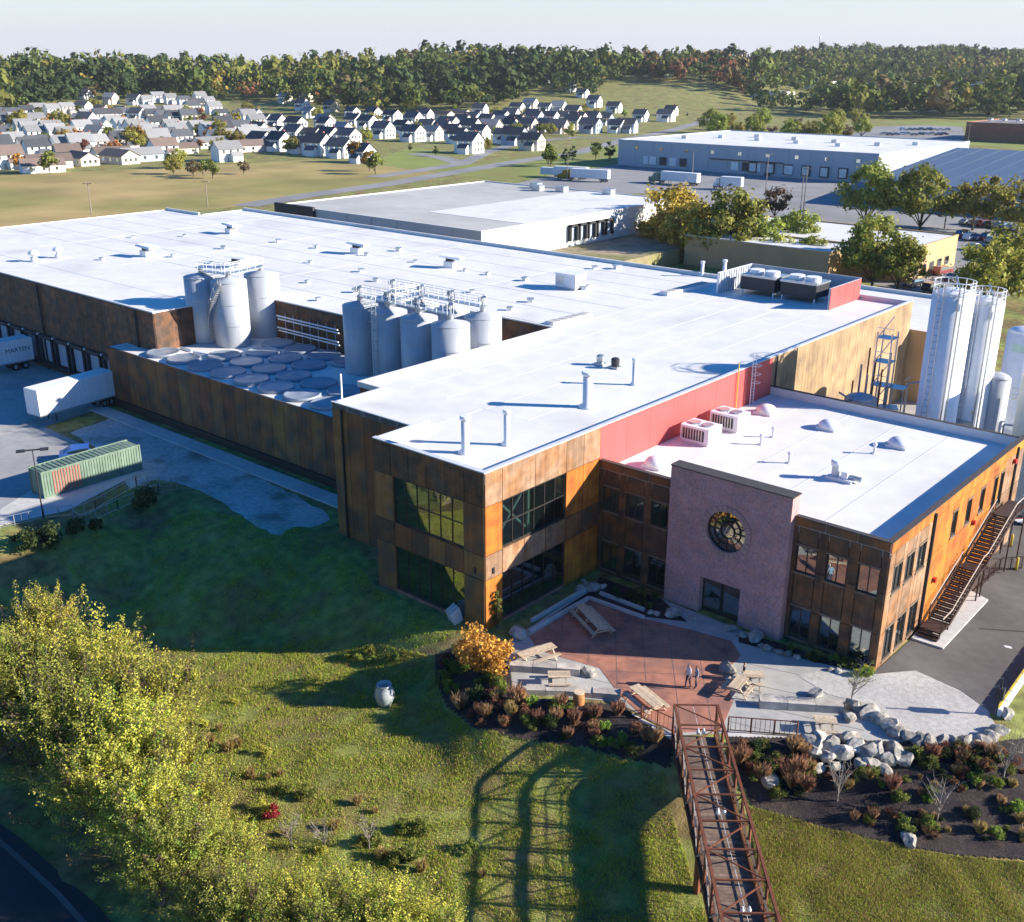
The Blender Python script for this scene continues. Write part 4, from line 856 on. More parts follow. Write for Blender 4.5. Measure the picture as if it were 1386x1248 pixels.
# ------------------------------------------------------------------ patio
rp = [(716,862),(798,812),(872,838),(935,853),(990,868),(1003,888),(980,912),(992,952),(975,990),(915,992),(868,968),(838,940),(812,905),(760,890),(728,880)]
pr = sheet('patio_paving', rp, .036, 'patio_red')
rpw = [A2(*p) for p in rp]; x0, x1 = min(p[0] for p in rpw), max(p[0] for p in rpw); y0, y1 = min(p[1] for p in rpw), max(p[1] for p in rpw)
def joints(par, poly, z, ang, sp, m, w=.035):
    c, s = math.cos(ang), math.sin(ang); P = np.array(poly); u = P@np.array([c, s]); v = P@np.array([-s, c])
    for k in np.arange(v.min()+sp*.5, v.max(), sp):
        tt_ = np.arange(u.min(), u.max(), .08); X = tt_*c-k*s; Y = tt_*s+k*c; ins = poly_sd(X, Y, [tuple(p) for p in poly]) <= 0; i = 0
        while i < len(tt_):
            if ins[i]:
                j = i
                while j+1 < len(tt_) and ins[j+1]: j += 1
                if j-i > 6: MB().bar((X[i], Y[i], z), (X[j], Y[j], z), w, .006).build('joint', m, par)
                i = j
            i += 1
joints(pr, rpw, .038, .64, 1.9, 'asphalt'); joints(pr, rpw, .0385, .64+math.pi/2, 1.9, 'asphalt')
pcw = [A2(*p) for p in [(690,868),(716,864),(728,882),(812,907),(838,942),(868,970),(835,950),(694,938),(684,905)]]; joints(bpy.data.objects['patio_concrete'], pcw, .024, .3, 2.4, 'asphalt'); joints(bpy.data.objects['patio_concrete'], [A2(*p) for p in [(1005,888),(1075,900),(1120,942),(1190,975),(1150,1003),(1095,995),(985,992),(992,952),(982,912)]], .024, .3, 2.4, 'asphalt')
# curbs of the planters by the facade
def wall_line(name, label, cat, pts, w, h, m, blk=1.6, px=True, z0=None, group=None, uneven=.0):
    """low wall of separate blocks along a line"""
    P = [Vector((*(A2(*p) if px else p), 0)) for p in pts]; zb = z0 if z0 is not None else 0
    t = thing(name, label, cat, (P[0].x, P[0].y, zb), 0, group)
    for a, b in zip(P, P[1:]):
        d = b-a; k = max(1, round(d.length/blk))
        for i in range(k):
            u = a.lerp(b, i/k); v = a.lerp(b, (i+1)/k); g = (v-u).normalized()*.015
            hh = h+random.uniform(-uneven, uneven); ww = w+random.uniform(-uneven, uneven)
            MB().bar(u+g+Vector((0,0,zb+hh/2)), v-g+Vector((0,0,zb+hh/2)), ww, hh).build('block', m, t)
    return t
wall_line('planter_curb', 'pale concrete planter curb edging the red paving by the tower', 'curb', [(716,857),(797,811),(872,838)], .22, .25, 'concrete_light', 2.4); wall_line('planter_curb', 'pale concrete planter curb against the foot of the facades', 'curb', [(719,843),(792,800)], .22, .3, 'concrete_light', 2.4); wall_line('planter_curb', 'pale concrete planter curb below the shaded entrance windows', 'curb', [(812,805),(872,828)], .22, .3, 'concrete_light', 2.4)
sheet('planter_bed', [(722,850),(795,803),(812,782),(896,812),(930,842),(872,835),(798,807)], .05, 'mulch'); sheet('planter_bed', [(1000,856),(1052,870),(1180,912),(1140,905),(1070,888),(1000,870)], .05, 'mulch')
wall_line('seat_wall', 'pale limestone seat wall behind the long picnic table', 'wall', [(690,905),(785,912)], .75, .5, 'lime_stone', 1.7, uneven=.03); wall_line('retaining_wall', 'limestone retaining wall below the left terrace', 'wall', [(712,937),(765,938),(840,944)], .7, .95, 'lime_stone', 1.6, z0=-.55, uneven=.04)
wall_line('seat_wall', 'pale limestone seat wall across the right terrace', 'wall', [(1027,955),(1140,962)], .8, .55, 'lime_stone', 1.9, uneven=.04); wall_line('retaining_wall', 'white concrete retaining wall under the rusty railing', 'wall', [(985,995),(1092,1000)], .4, 1.25, 'concrete_light', 3, z0=-1.2); wall_line('retaining_wall', 'white concrete retaining wall angling back from the bridge end', 'wall', [(843,962),(912,1000)], .35, 1.3, 'concrete_light', 3, z0=-1.25)
def railing(label, pts, h=1.05, z=.03, m='rust_steel', name='railing', sp=.28):
    P = [Vector((*A2(*p, z), z)) for p in pts]; t = thing(name, label, 'railing', P[0])
    for a, b in zip(P, P[1:]):
        for hh in (.12, h): MB().bar(a+Vector((0,0,hh)), b+Vector((0,0,hh)), .05).build('rail', m, t)
        k = int((b-a).length/1.6)+1
        for i in range(k+1): q_ = a.lerp(b, i/k); MB().bar(q_, q_+Vector((0,0,h)), .07).build('post', m, t)
        k = int((b-a).length/sp)
        for i in range(k): q_ = a.lerp(b, (i+.5)/k); MB().bar(q_+Vector((0,0,.12)), q_+Vector((0,0,h)), .022).build('baluster', m, t)
railing('rusty railing on the white wall, on the boulder side of the bridge', [(985,990),(1078,997)]); railing('rusty railing on the white wall, on the picnic bench side of the bridge', [(868,973),(912,993)])

def picnic(L_, label, px, py, qx, qy):
    a, b = Vector(at(px, py, .75)), Vector(at(qx, qy, .75)); c = (a+b)/2; d = b-a; rz = math.atan2(d.y, d.x); L_ = d.length
    t = thing('picnic_table', label, 'picnic table', (c.x, c.y, .04), rz, None, True)
    for k in range(5): MB().box(-L_/2, -.38+k*.155, .70, L_/2, -.24+k*.155, .75).build('top_plank', 'table_wood', t)
    for s in (-1, 1):
        for k in range(2): MB().box(-L_/2, s*.75-.14+k*.15, .40, L_/2, s*.75-.005+k*.15, .45).build('bench_plank', 'table_wood', t)
    for x in (-L_/2+.35, 0, L_/2-.35) if L_ > 3.4 else (-L_/2+.3, L_/2-.3):
        for s in (-1, 1): MB().bar((x, s*.25, .69), (x, s*.8, 0), .09, .05).build('leg', 'table_wood', t)
        MB().bar((x, -.88, .36), (x, .88, .36), .05, .09).build('bench_beam', 'table_wood', t)
for args in [('weathered grey picnic table standing alone on the shaded red paving', 785,818,818,852), ('long pale picnic table set aslant beside the orange bush', 703,888,750,873), ('short picnic table between the two left limestone walls', 742,913,772,913), ('long picnic bench set aslant beside the bridge railing', 858,928,892,956), ('picnic table beside the round boulder, seen end on', 993,932,1006,916), ('picnic table with a person seated at it', 1006,912,1034,914), ('picnic table down among the boulders below the seat wall', 1103,974,1133,976)]: picnic(2.4, *args)

# boulders
def rockmesh(seed, sub=2, flat=.7):
    rg = np.random.default_rng(seed); bm = bmesh.new(); bmesh.ops.create_icosphere(bm, subdivisions=sub, radius=.5)
    cuts = [(Vector(rg.normal(size=3)).normalized(), rg.uniform(.26, .42)) for _ in range(9)]
    for v in bm.verts:
        p = v.co.copy()
        for nn, dd in cuts:
            k = p.dot(nn)-dd
            if k > 0: p -= nn*k
        p *= 1+.05*rg.normal(); p.z *= flat; v.co = p
    zmin = min(v.co.z for v in bm.verts)
    for v in bm.verts: v.co.z -= zmin+.06
    me = bpy.data.meshes.new('boulder'); bm.to_mesh(me); bm.free(); me.materials.append(MATS['boulder']); return me
ROCKS = [rockmesh(40+i) for i in range(6)]
def boulder(px, py, s, label, group=None, m=None, lift=0):
    p = on(px, py); i = (int(px)*7+int(py)) % 6; o = bpy.data.objects.new('boulder', ROCKS[i]); C.objects.link(o)
    o.location = (p[0], p[1], p[2]+lift-.09*s); o.rotation_euler = (0, 0, px*.37); s *= .93; o.scale = (s, s*.8, s*.85); return tag(o, label, 'boulder', group)
for px, py, s, l in [(797,912,1.5,'tall angular boulder beside the sloping picnic table'), (984,908,1.7,'large round boulder standing on the edge of the red paving'), (1105,942,1.4,'angular boulder on the gravel behind the seat wall'), (702,862,1.9,'flat shaded boulder at the tower planter corner'), (1041,1060,1.7,'large white boulder alone in the mulch beside the bridge'), (1229,1140,1.4,'low white boulder at the lower edge of the mulch bed'), (800,798,1.7,'pale boulder at the apex of the planter curbs'), (785,800,1.2,'smaller pale boulder against the apex boulder'), (815,797,1.1,'pale boulder just inside the shaded planter'), (790,787,.6,'small white stone near the inner facade corner'), (912,833,1.7,'big pale boulder at the foot of the brick portal'), (890,832,.9,'small pale boulder left of the portal'), (880,830,.8,'small stone at the end of the planter curb'), (938,838,.8,'pale stone beside the portal door'), (988,853,1.2,'pale boulder on the other side of the portal door'), (1004,862,1.0,'pale boulder between door and planting'), (1022,866,1.7,'broad pale boulder at the portal corner')]: boulder(px, py, s, l)
for px, py, s in [(1040,880,1.1),(1053,884,1.0),(1066,886,.9),(1078,890,.8),(1030,876,.8),(1123,908,.7),(1135,910,.8)]: boulder(px, py, s, 'shaded stone in the row edging the entrance planting', 'stones edging the entrance planting')
for px, py, s in [(1152,958,1.7),(1166,960,1.5),(1176,968,1.8),(1188,975,1.7),(1205,986,1.8),(1216,995,1.6),(1230,1000,1.5),(1244,1005,1.6),(1260,1008,1.7),(1276,1008,1.5),(1290,1010,1.6),(1304,1008,1.8),(1318,1010,1.3),(1150,975,1.3)]: boulder(px, py, s, 'pale boulder in the row holding up the gravel court', 'boulders along the gravel court edge')
for px, py, s in [(1095,1005,1.9),(1108,1008,2.0),(1122,1012,1.8),(1100,1022,1.7),(1118,1028,1.6),(1140,1022,1.7),(1158,1015,1.8),(1172,1022,2.0),(1186,1018,1.8),(1198,1028,1.7),(1212,1022,1.9),(1180,1038,1.6),(1196,1045,1.4),(1165,1038,1.5),(1225,1032,1.6),(1130,1040,1.2),(1108,1042,1.1),(1150,1000,1.6)]: boulder(px, py, s, 'pale boulder tumbled down the bank below the terrace', 'boulders on the bank below the terrace')
for px, py in [(1362,970),(1352,990),(1340,1000),(1332,1006)]: boulder(px, py, 1.4, 'flat pale edging stone at the drive corner', 'edging stones at the drive corner')

# drive edge: barrier, post, slim evergreen
pa, pb = Vector((*A2(1350,970), 0)), Vector((*A2(1420,868), 0)); t = thing('drive_barrier', 'low white and yellow barrier edging the asphalt drive', 'barrier', pa)
k = 9
for i in range(k):
    u, v = pa.lerp(pb, i/k+.006), pa.lerp(pb, (i+1)/k-.006); b_ = MB().bar(u+Vector((0,0,.25)), v+Vector((0,0,.25)), .35, .5).build('block', 'paint_white', t); MB().bar(u+Vector((-.09,.02,.515)), v+Vector((-.09,.02,.515)), .14, .03).build('yellow_top', 'yellow_paint', b_)
p = A2(1348, 968); t = thing('sign_post', 'short dark post with a small box at the drive corner', 'post', (*p, 0), 0, None, True); MB().tube((0,0,0),(0,0,2.6),.06).build('pole', 'dark_metal', t); MB().box(-.25,-.2,1.2,.25,.2,2.0).build('box', 'dark_metal', t)
for px, py, l in ((1375,772,'yellow bollard beside the stair foot fence'), (1368,740,'yellow bollard behind the stair')): p = A2(px, py); t = thing('bollard', l, 'bollard', (*p, .05), 0, None, True); MB().lathe((0,0,0), [(.1,0),(.1,1.0),(.07,1.08),(.02,1.1)], 12).build('post', 'yellow_paint', t, smooth=True); MB().lathe((0,0,0), [(.14,0),(.14,.04)], 12).build('base', 'dark_metal', t)
sheet('drive_marking', [(1358,874),(1368,876),(1370,879),(1361,877)], .056, 'paint_white'); sheet('drive_marking', [(1324,851),(1386,855),(1386,856.4),(1324,852.2)], .056, 'asphalt_dark')
MB_ = MB(); p = A2(1347, 748); railing('dark steel fence under the outside stair', [(1322,800),(1352,772),(1382,770)], 1.1, .05, 'stair_steel')

# urn, stump, folded chairs
p = on(521, 953); solo(MB().lathe((p[0],p[1],p[2]-.05), [(r_*.86, z_*.92) for r_, z_ in [(.5,0),(.62,.25),(.78,.7),(.80,1.0),(.66,1.4),(.55,1.55),(.60,1.68),(.60,1.75),(.50,1.75),(.45,1.5),(.4,1.3)]], 28), 'ceramic_urn', 'large glazed pale urn with open mouth standing on the lawn', 'urn', 'ceramic', (p[0],p[1],p[2]), smooth=True)
p = A2(783, 958, -.3); t = thing('timber_stump', 'orange-brown upright timber stump against the terrace wall', 'stump', (*p, -.5), 0, None, True); MB().lathe((0,0,0), [(.42,0),(.38,.6),(.36,1.35)], 14).build('trunk', 'stump_wood', t, smooth=True); MB().lathe((0,0,1.351), [(.35,0),(.33,.03)], 14).build('cut_face', 'table_wood', t)
p = on(612, 838); t = thing('folded_chairs', 'white folding chairs leaning at the tower plinth', 'chairs', (p[0], p[1], p[2]), R(-20), None, True)
for k in range(3): MB().obox((k*.4,0,.55), (.06,.9,1.2), .3, .35).build('chair', 'paint_white', t)

# ------------------------------------------------------------------ people
def person(loc, rz, label, top, legs, h=1.74, sit=False, stride=.12):
    me = bpy.data.meshes.new('person'); k = h/1.74; st = stride
    V = [(0,0,.95,.15,.12),(0,0,1.15,.135,.105),(0,0,1.36,.17,.11),(0,0,1.49,.065,.065),(0,.01,1.56,.062,.065),(0,.015,1.66,.085,.10),(0,.01,1.73,.06,.07)]
    E_ = [(0,1),(1,2),(2,3),(3,4),(4,5),(5,6)]
    for s in (-1, 1):
        b = len(V); y = st*s
        if sit: V += [(s*.1,.02,.92,.095,.095),(s*.11,.42,.88,.075,.075),(s*.11,.45,.48,.05,.05),(s*.11,.58,.46,.045,.035)]
        else: V += [(s*.1,0,.88,.095,.10),(s*.105,y*.5+.03,.5,.062,.068),(s*.105,y,.09,.042,.048),(s*.11,y+.14,.04,.042,.032)]
        E_ += [(0,b),(b,b+1),(b+1,b+2),(b+2,b+3)]
        c = len(V); V += [(s*.19,0,1.42,.06,.065),(s*.25,-.02*s,1.13,.042,.045),(s*.25,.12,.92,.034,.034),(s*.245,.16,.84,.036,.02),(s*.235,.19,.77,.012,.01),(s*.25,.20,.765,.012,.01),(s*.262,.19,.77,.011,.01),(s*.272,.17,.785,.01,.009),(s*.222,.19,.83,.012,.011)]
        E_ += [(2,c),(c,c+1),(c+1,c+2),(c+2,c+3),(c+3,c+4),(c+3,c+5),(c+3,c+6),(c+3,c+7),(c+3,c+8)]
    me.from_pydata([Vector(v[:3])*k for v in V], E_, []); o = bpy.data.objects.new('person', me); C.objects.link(o)
    md = o.modifiers.new('skin', 'SKIN'); md.use_smooth_shade = True
    for i, sv_ in enumerate(me.skin_vertices[0].data): sv_.radius = (V[i][3]*k, V[i][4]*k); sv_.use_root = i == 0
    o.modifiers.new('sub', 'SUBSURF').levels = 2
    dg = bpy.context.evaluated_depsgraph_get(); m2 = bpy.data.meshes.new_from_object(o.evaluated_get(dg)); o.modifiers.clear(); o.data = m2; m2.materials.clear()
    for mm in ('skin', top, legs, 'hair', 'cloth_black'): m2.materials.append(MATS[mm])
    for f in m2.polygons:
        x, y, z = f.center/k; ax = abs(x)
        f.material_index = 0
        if z > 1.53: f.material_index = 3 if (z > 1.70 or y < -.012) else 0
        elif z > 1.47: f.material_index = 0
        elif ax > .17 and z < 1.14 : f.material_index = 0
        elif z > .95: f.material_index = 1
        elif z < .085 or (sit and z < .5): f.material_index = 4
        else: f.material_index = 2
        f.use_smooth = True
    for nm, c_, s_ in (('nose', (0,.115,1.645), .016), ('eye', (-.033,.10,1.668), .009), ('eye', (.033,.10,1.668), .009), ('mouth', (0,.104,1.605), .014), ('ear', (-.085,.01,1.65), .018), ('ear', (.085,.01,1.65), .018)):
        MB().lathe(Vector(c_)*k, [(.2*s_,-s_),(s_,0),(.2*s_,s_)], 8).build(nm, {'eye':'hair','mouth':'leaf_rust'}.get(nm, 'skin'), o)
    o.location = loc; o.rotation_euler = (0,0,rz); return tag(o, label, 'person')
p = A2(931, 931); person((*p, .04), R(150), 'person in pale shirt and dark shorts walking on the red paving', 'cloth_white', 'cloth_navy', 1.78)
p = A2(942, 932); person((*p, .04), R(140), 'person in grey-blue top walking beside the person in white', 'cloth_blue', 'cloth_navy', 1.68, stride=-.1)
p = A2(1006, 920); person((p[0], p[1], -.38), R(-60), 'person in dark clothes seated at the picnic table', 'cloth_black', 'cloth_navy', 1.72, sit=True)

# ------------------------------------------------------------------ vehicles
def wheel(par, x, y, r=.5, w=.28):
    o = MB().tube((x, y-w/2, r), (x, y+w/2, r), r, 16).build('wheel', 'tyre', par); MB().tube((x, y-w/2-.01, r), (x, y+w/2+.01, r), r*.55, 10).build('rim', 'galv', o)
def trailer(L_=14.0, m='trailer_white'):
    t = thing('semi_trailer', 'x', 'trailer', (0,0,0), 0, None, True)
    MB().box(0,-1.25,1.15,L_,1.25,4.05).build('body', m, t); MB().box(.02,-1.27,1.05,L_-.02,1.27,1.2).build('side_rail', 'galv', t)
    MB().box(.1,-1.2,4.051,L_-.1,1.2,4.09).build('roof', 'paint_white', t)
    for y in (-.62, .62): MB().box(-.03,y-.58,1.25,-.002,y+.58,3.95).build('door', 'trailer_white', t)
    for x in (1.2, 2.5):
        for y in (-1.0, 1.0): wheel(t, x, y)
    for y in (-.8, .8): MB().bar((L_-3, y, 0), (L_-3, y, 1.1), .12).build('landing_leg', 'dark_metal', t)
    MB().box(.5,-1.1,.75,3.3,1.1,1.05).build('bogie', 'dark_metal', t); return t
def tractor(t, L_, m):
    b = MB(); b.box(L_-.8,-1.1,.7,L_+5.0,1.1,1.0); b.build('chassis', 'dark_metal', t)
    b = MB(); b.add([(L_+1.0,-1.2,1.0),(L_+4.9,-1.15,1.0),(L_+4.9,1.15,1.0),(L_+1.0,1.2,1.0),(L_+1.0,-1.2,3.6),(L_+2.9,-1.15,3.4),(L_+2.9,1.15,3.4),(L_+1.0,1.2,3.6),(L_+3.4,-1.15,2.2),(L_+3.4,1.15,2.2),(L_+4.9,-1.1,1.95),(L_+4.9,1.1,1.95)],
        [(0,3,2,1),(0,4,7,3),(4,5,6,7),(5,8,9,6),(8,10,11,9),(10,1,2,11),(0,1,10,8,5,4),(3,7,6,9,11,2)]); b.build('cab', m, t)
    MB().add([(L_+2.95,-1.0,3.3),(L_+3.43,-1.0,2.3),(L_+3.43,1.0,2.3),(L_+2.95,1.0,3.3)], [(0,1,2,3)]).build('windscreen', 'glass_dark', t)
    for x in (L_+.2, L_+4.1):
        for y in (-1.0, 1.0): wheel(t, x, y)
TR = Proto(trailer())
def put_trailer(px, py, qx, qy, label, z=.05, zpx=0):
    """rear axle end at the first pixel, front at the second"""
    a, b = Vector((*A2(px, py, zpx), z)), Vector((*A2(qx, qy, zpx), z)); d = b-a; return TR.put(a, math.atan2(d.y, d.x), (d.length/14.0, 1, 1), label)
o = put_trailer(152, 545, 48, 575, 'white trailer backed up to the cellar corner with one sunlit edge'); o.name = 'semi_trailer'
ra, rb = Vector((-79, 12.6, .05)), Vector((-79.5, -1.5, .05))
o = TR.put((-93.4, 12.5, .05), R(-92), 1, 'white trailer lettered in dark capitals, docked at the hall'); txt('MARTEN', .82, (2.0, 1.262, 2.5), (R(90), 0, R(180)), 'ink', o); txt('MARTEN', .82, (2.0, -1.262, 2.5), (R(90), 0, 0), 'ink', o)
o = TR.put((-109.8, 12.5, .05), R(-92), 1, 'white trailer docked farther along the hall wall')
ct = thing('shipping_container', 'faded green shipping container with a red patch on its side', 'container', (0,0,0), 0, None, True)
a, b = Vector((*A2(52,672), .06)), Vector((*A2(178,634), .06)); CL = 10.2
MB().box(.1,-1.14,.12,CL-.1,1.14,2.5).build('body', 'container_green', ct)
for s in (-1, 1):
    first = None
    for k in range(35):
        x = .25+k*.28
        m_ = 'container_red' if (3 <= k <= 12 and s == -1) else 'container_green'
        MB().box(x, s*1.14 if s > 0 else -1.19, .2, x+.14, 1.19 if s > 0 else -1.14, 2.42).build('side_rib', m_, ct)
for x in (0, CL-.12):
    for y in (-1.2, 1.08): MB().box(x, y, 0, x+.12, y+.12, 2.6).build('corner_post', 'container_green', ct)
for z in (.02, 2.5):
    for y in (-1.21, 1.09): MB().box(.121, y, z, CL-.121, y+.12, z+.12).build('side_beam', 'container_green', ct)
for k in range(20): MB().box(.3+k*.48,-1.08,2.5,.52+k*.49,1.08,2.56).build('roof_rib', 'container_green', ct)
for y in (-.55, .55): d_ = MB().box(CL-.02, y-.53, .16, CL+.03, y+.53, 2.46).build('door', 'container_green', ct); MB().bar((CL+.06, y, .2), (CL+.06, y, 2.4), .05).build('lock_bar', 'galv', d_)
d = b-a; place(ct, a, math.atan2(d.y, d.x))
def car(m, kind=0):
    t = thing('parked_car', 'x', 'car', (0,0,0), 0, None, True); w = .88
    prof = [(-2.2,.35),(2.2,.35),(2.25,.75),(1.2,.95),(.55,1.42),(-1.1,1.45),(-1.9,.98),(-2.25,.9)] if kind == 0 else [(-2.3,.4),(2.3,.4),(2.35,.95),(1.3,1.08),(.7,1.72),(-2.0,1.75),(-2.3,1.1),(-2.32,.9)]
    n = len(prof); b = MB(); vs = [(x, -w*(.86 if z > 1.2 else 1), z) for x, z in prof]+[(x, w*(.86 if z > 1.2 else 1), z) for x, z in prof]
    b.add(vs, [tuple(range(n-1,-1,-1)) if False else tuple(range(n)), tuple(range(2*n-1, n-1, -1))]+[(i, n+i, n+(i+1) % n, (i+1) % n) for i in range(n)]); b.build('body', m, t)
    zt = 1.36 if kind == 0 else 1.64; zb = 1.0 if kind == 0 else 1.12; x0, x1 = (-1.55, .95) if kind == 0 else (-2.05, 1.1)
    for s in (-1, 1): MB().add([(x0, s*(w+.004), zb), (x1, s*(w+.004), zb), (x1-.42, s*(w*.87+.012), zt), (x0+.3, s*(w*.87+.012), zt)], [(0,1,2,3) if s < 0 else (3,2,1,0)]).build('side_window', 'glass_dark', t)
    MB().add([(1.18 if kind == 0 else 1.28,-.72,1.0 if kind == 0 else 1.12),(1.18 if kind == 0 else 1.28,.72,1.0 if kind == 0 else 1.12),(.62 if kind == 0 else .78,.66,zt+.03),(.62 if kind == 0 else .78,-.66,zt+.03)], [(0,1,2,3)]).build('windscreen', 'glass_dark', t)
    for x in (-1.4, 1.4):
        for y in (-.8, .8): wheel(t, x, y, .33, .22)
    for y in (-.6, .6): MB().box(2.2,y-.18,.62,2.29,y+.18,.78).build('headlight', 'paint_white', t)
    return t
CARS = [Proto(car('car_paint_%d' % i, i % 2)) for i in range(7)]; CNAME = ['silver saloon', 'black hatchback', 'grey saloon', 'white hatchback', 'navy saloon', 'dark red hatchback', 'beige saloon']
p = A2(114, 622); bc = car('paint_blue', 0); place(bc, (*p, .06), R(60), 1, 'bright blue car parked behind the green container')
def cars(spots, where, rz, group):
    for i, (px, py) in enumerate(spots):
        k = (i*5+int(px)) % 7; p = A2(px, py); CARS[k].put((p[0], p[1], .06), rz+random.uniform(-.05, .05)+(math.pi if i % 3 == 0 else 0), 1, CNAME[k]+' parked '+where, group)
cars([(1300+i*11+((i*3) % 4), 322+((i*5) % 3)+i*1.2) for i in range(8)]+[(1318+i*13, 338+i*1.5) for i in range(6)]+[(1308+i*12, 304+i*1.5) for i in range(7)], 'in the crowded lot beyond the tan building', R(75), 'cars in the lot beyond the tan building')
cars([(1196+i*8.2, 182+((i*3) % 4)*.5) for i in range(11)]+[(1222+i*8.5, 176.5) for i in range(8)], 'in the far lot before the brick building', R(35), 'cars in the far lot')
cars([(1316+i*9, 168-.2*i) for i in range(8)], 'on the roof deck of the far brick building', R(90), 'cars on the far roof deck')
for o in [o for o in C.objects if o.get('group') == 'cars on the far roof deck']: o.location = (-158+7.5*[q for q in C.objects if q.get('group') == 'cars on the far roof deck'].index(o), 590, 9.45)
cars([(1155,243),(1163,244),(1171,245),(1040,238),(1062,239),(1128,243)], 'at the foot of the long grey warehouse', R(95), 'cars by the long warehouse')
cars([(1192,372),(1203,375),(1213,374),(1235,388),(1262,395),(1275,372),(1290,380)], 'in the shade beside the tan building', R(80), 'cars beside the tan building'); cars([(1330,352),(1345,356),(1362,360),(1378,364)], 'along the kerb by the silo-side tree', R(80), 'cars by the silo-side tree')
# trucks and trailers of the warehouse yard
def yard_trailer(px, py, rz, label, sc=1, cabm=None):
    p = A2(px, py); o = TR.put((p[0], p[1], .06), rz, sc, label)
    if cabm:
        t = thing('x_', 'x', 'x', (0,0,0), 0, None, True); tractor(t, 14.0, cabm)
        for ch in list(t.children): ch.parent = o
        LOCALS.discard(t.name); bpy.data.objects.remove(t); o.name = 'semi_truck'; o['category'] = 'truck'
for i, (px, l) in enumerate(((893,'first'), (913,'second'), (933,'third'))): yard_trailer(px, 224+i, R(-92), 'white trailer docked in the shade, %s from the end of the long warehouse' % l, (.7,1,1))
yard_trailer(985, 230, R(-92), 'white trailer docked by itself at the long warehouse', (.7,1,1)); yard_trailer(945, 252, R(182), 'white semi truck crossing the warehouse yard', (1,1,1), 'container_green'); yard_trailer(824, 247, R(194), 'white semi truck with an orange nose, parked by the green verge', (1,1,1), 'leaf_gold'); yard_trailer(1004, 258, R(190), 'short white box truck facing the trees', (.5,1,1), 'paint_white'); yard_trailer(1060, 236, R(-92), 'white trailer docked under the long warehouse canopy', (.7,1,1)); yard_trailer(1085, 238, R(-92), 'white trailer docked past the canopy of the long warehouse', (.7,1,1)); yard_trailer(795, 243, R(195), 'white trailer parked nose out by the verge', (.9,1,1)); yard_trailer(757, 240, R(195), 'small white trailer by the verge shrubs', (.5,.9,.8))

# ------------------------------------------------------------------ background buildings
def bldg(name, label, x0, y0, x1, y1, h, wm, rm, par=.5, bays=0, roofm=None):
    t = thing(name, label, 'building', (x0, y0, 0)); MB().box(x0, y0, 0, x1, y1, h).build('wall', wm, t); MB().box(x0+.02, y0+.02, h+.001, x1-.02, y1-.02, h+.05).build('roof', rm, t)
    if par:
        b = MB(); b.box(x0-.05, y0-.05, h-.1, x1+.05, y0+.3, h+par); b.box(x0-.05, y1-.3, h-.1, x1+.05, y1+.05, h+par); b.box(x0-.05, y0+.301, h-.1, x0+.3, y1-.301, h+par); b.box(x1-.3, y0+.301, h-.1, x1+.05, y1-.301, h+par); b.build('parapet', wm, t)
    if bays:
        for k in range(1, bays): x = x0+(x1-x0)*k/bays; MB().box(x-.15, y0-.12, 0, x+.15, y0-.052, h-.15).build('pilaster', wm, t)
    return t
w1 = bldg('grey_roof_warehouse', 'warehouse with broad grey roof directly beyond the brewery hall', -151, 98, -90, 166, 8.6, 'metal_wall_white', 'roof_grey', .3, 8)
MB().box(-151.3, 97.2, 0, -138, 97.9, 9.3).build('end_panel', 'dark_metal', w1)
MB().box(-118, 112, 8.651, -89.9, 166, 8.70).build('roof_extension', 'roof_white', w1)
for k in range(5):
    y = 125.5+k*3.1; d_ = MB().box(-89.94, y-.9, 4.2, -89.86, y+.9, 6.9).build('dock_door', 'metal_wall', w1); MB().box(-89.85, y-1.35, 4.0, -89.2, y-.92, 7.3).box(-89.85, y+.92, 4.0, -89.2, y+1.35, 7.3).box(-89.85, y-1.35, 6.92, -89.2, y+1.35, 7.3).build('dock_pad', 'dark_metal', d_)
for x, y in ((-128,158),(-122,160),(-132,162),(-110,163)): MB().box(x,y,8.66,x+2.5,y+2,10.0).build('roof_unit', 'galv', w1)
tag(MB().box(-89.8, 114, 0, -71.5, 174, 2.9).build('raised_bank', 'dirt', None, origin=(-89.8, 114, 0)), kind='structure')
w2 = bldg('long_warehouse', 'long pale warehouse with white roof across the truck yard', -213, 314, -105, 402, 9.6, 'metal_wall', 'roof_white', .4, 13)
for k in range(7): x = -196+k*4.6+(18 if k > 3 else 0); MB().box(x-1.5, 313.6, 1.2, x+1.5, 313.9, 4.2).build('dock_door', 'dark_metal' if k % 2 else 'paint_white', w2)
for k in range(6): x = -152+k*7; d_ = MB().box(x-1.7, 313.4, .9, x+1.7, 313.9, 4.6).build('dock_pad', 'dark_metal', w2); MB().box(x-1.3, 313.32, 1.3, x+1.3, 313.39, 4.2).build('dock_door', 'metal_wall_white', d_)
for k in range(9): x = -204+k*11.5; MB().box(x-.7, 313.8, 6.6, x+.7, 313.94, 7.8).build('window', 'glass_dark', w2)
for k in range(10): x = -200+k*9.5; MB().box(x, 340+(k*13 % 30), 9.651, x+2.2, 342+(k*13 % 30), 10.9).build('roof_unit', 'white_metal' if k % 2 else 'galv', w2)
MB().box(-170, 313.0, 4.7, -140, 313.9, 5.0).build('canopy', 'dark_metal', w2)
b3 = thing('blue_roof_shed', 'large shed with shallow blue-grey metal roof beside the warehouse yard', 'building', (-82, 256, 0))
MB().gable(-84, 258, 60, 400, 0, 6.6, 5.4).build('wall', 'metal_wall', b3); MB().roof(-84, 258, 60, 400, 6.6, 5.4, .6, .2).build('roof', 'metal_roof_blue', b3)
for k in range(24): y = 0; MB().bar((-82+k*6, 257.3, 6.72), (-82+k*6, 329, 12.25), .3, .12).build('roof_rib', 'metal_roof_blue', b3)
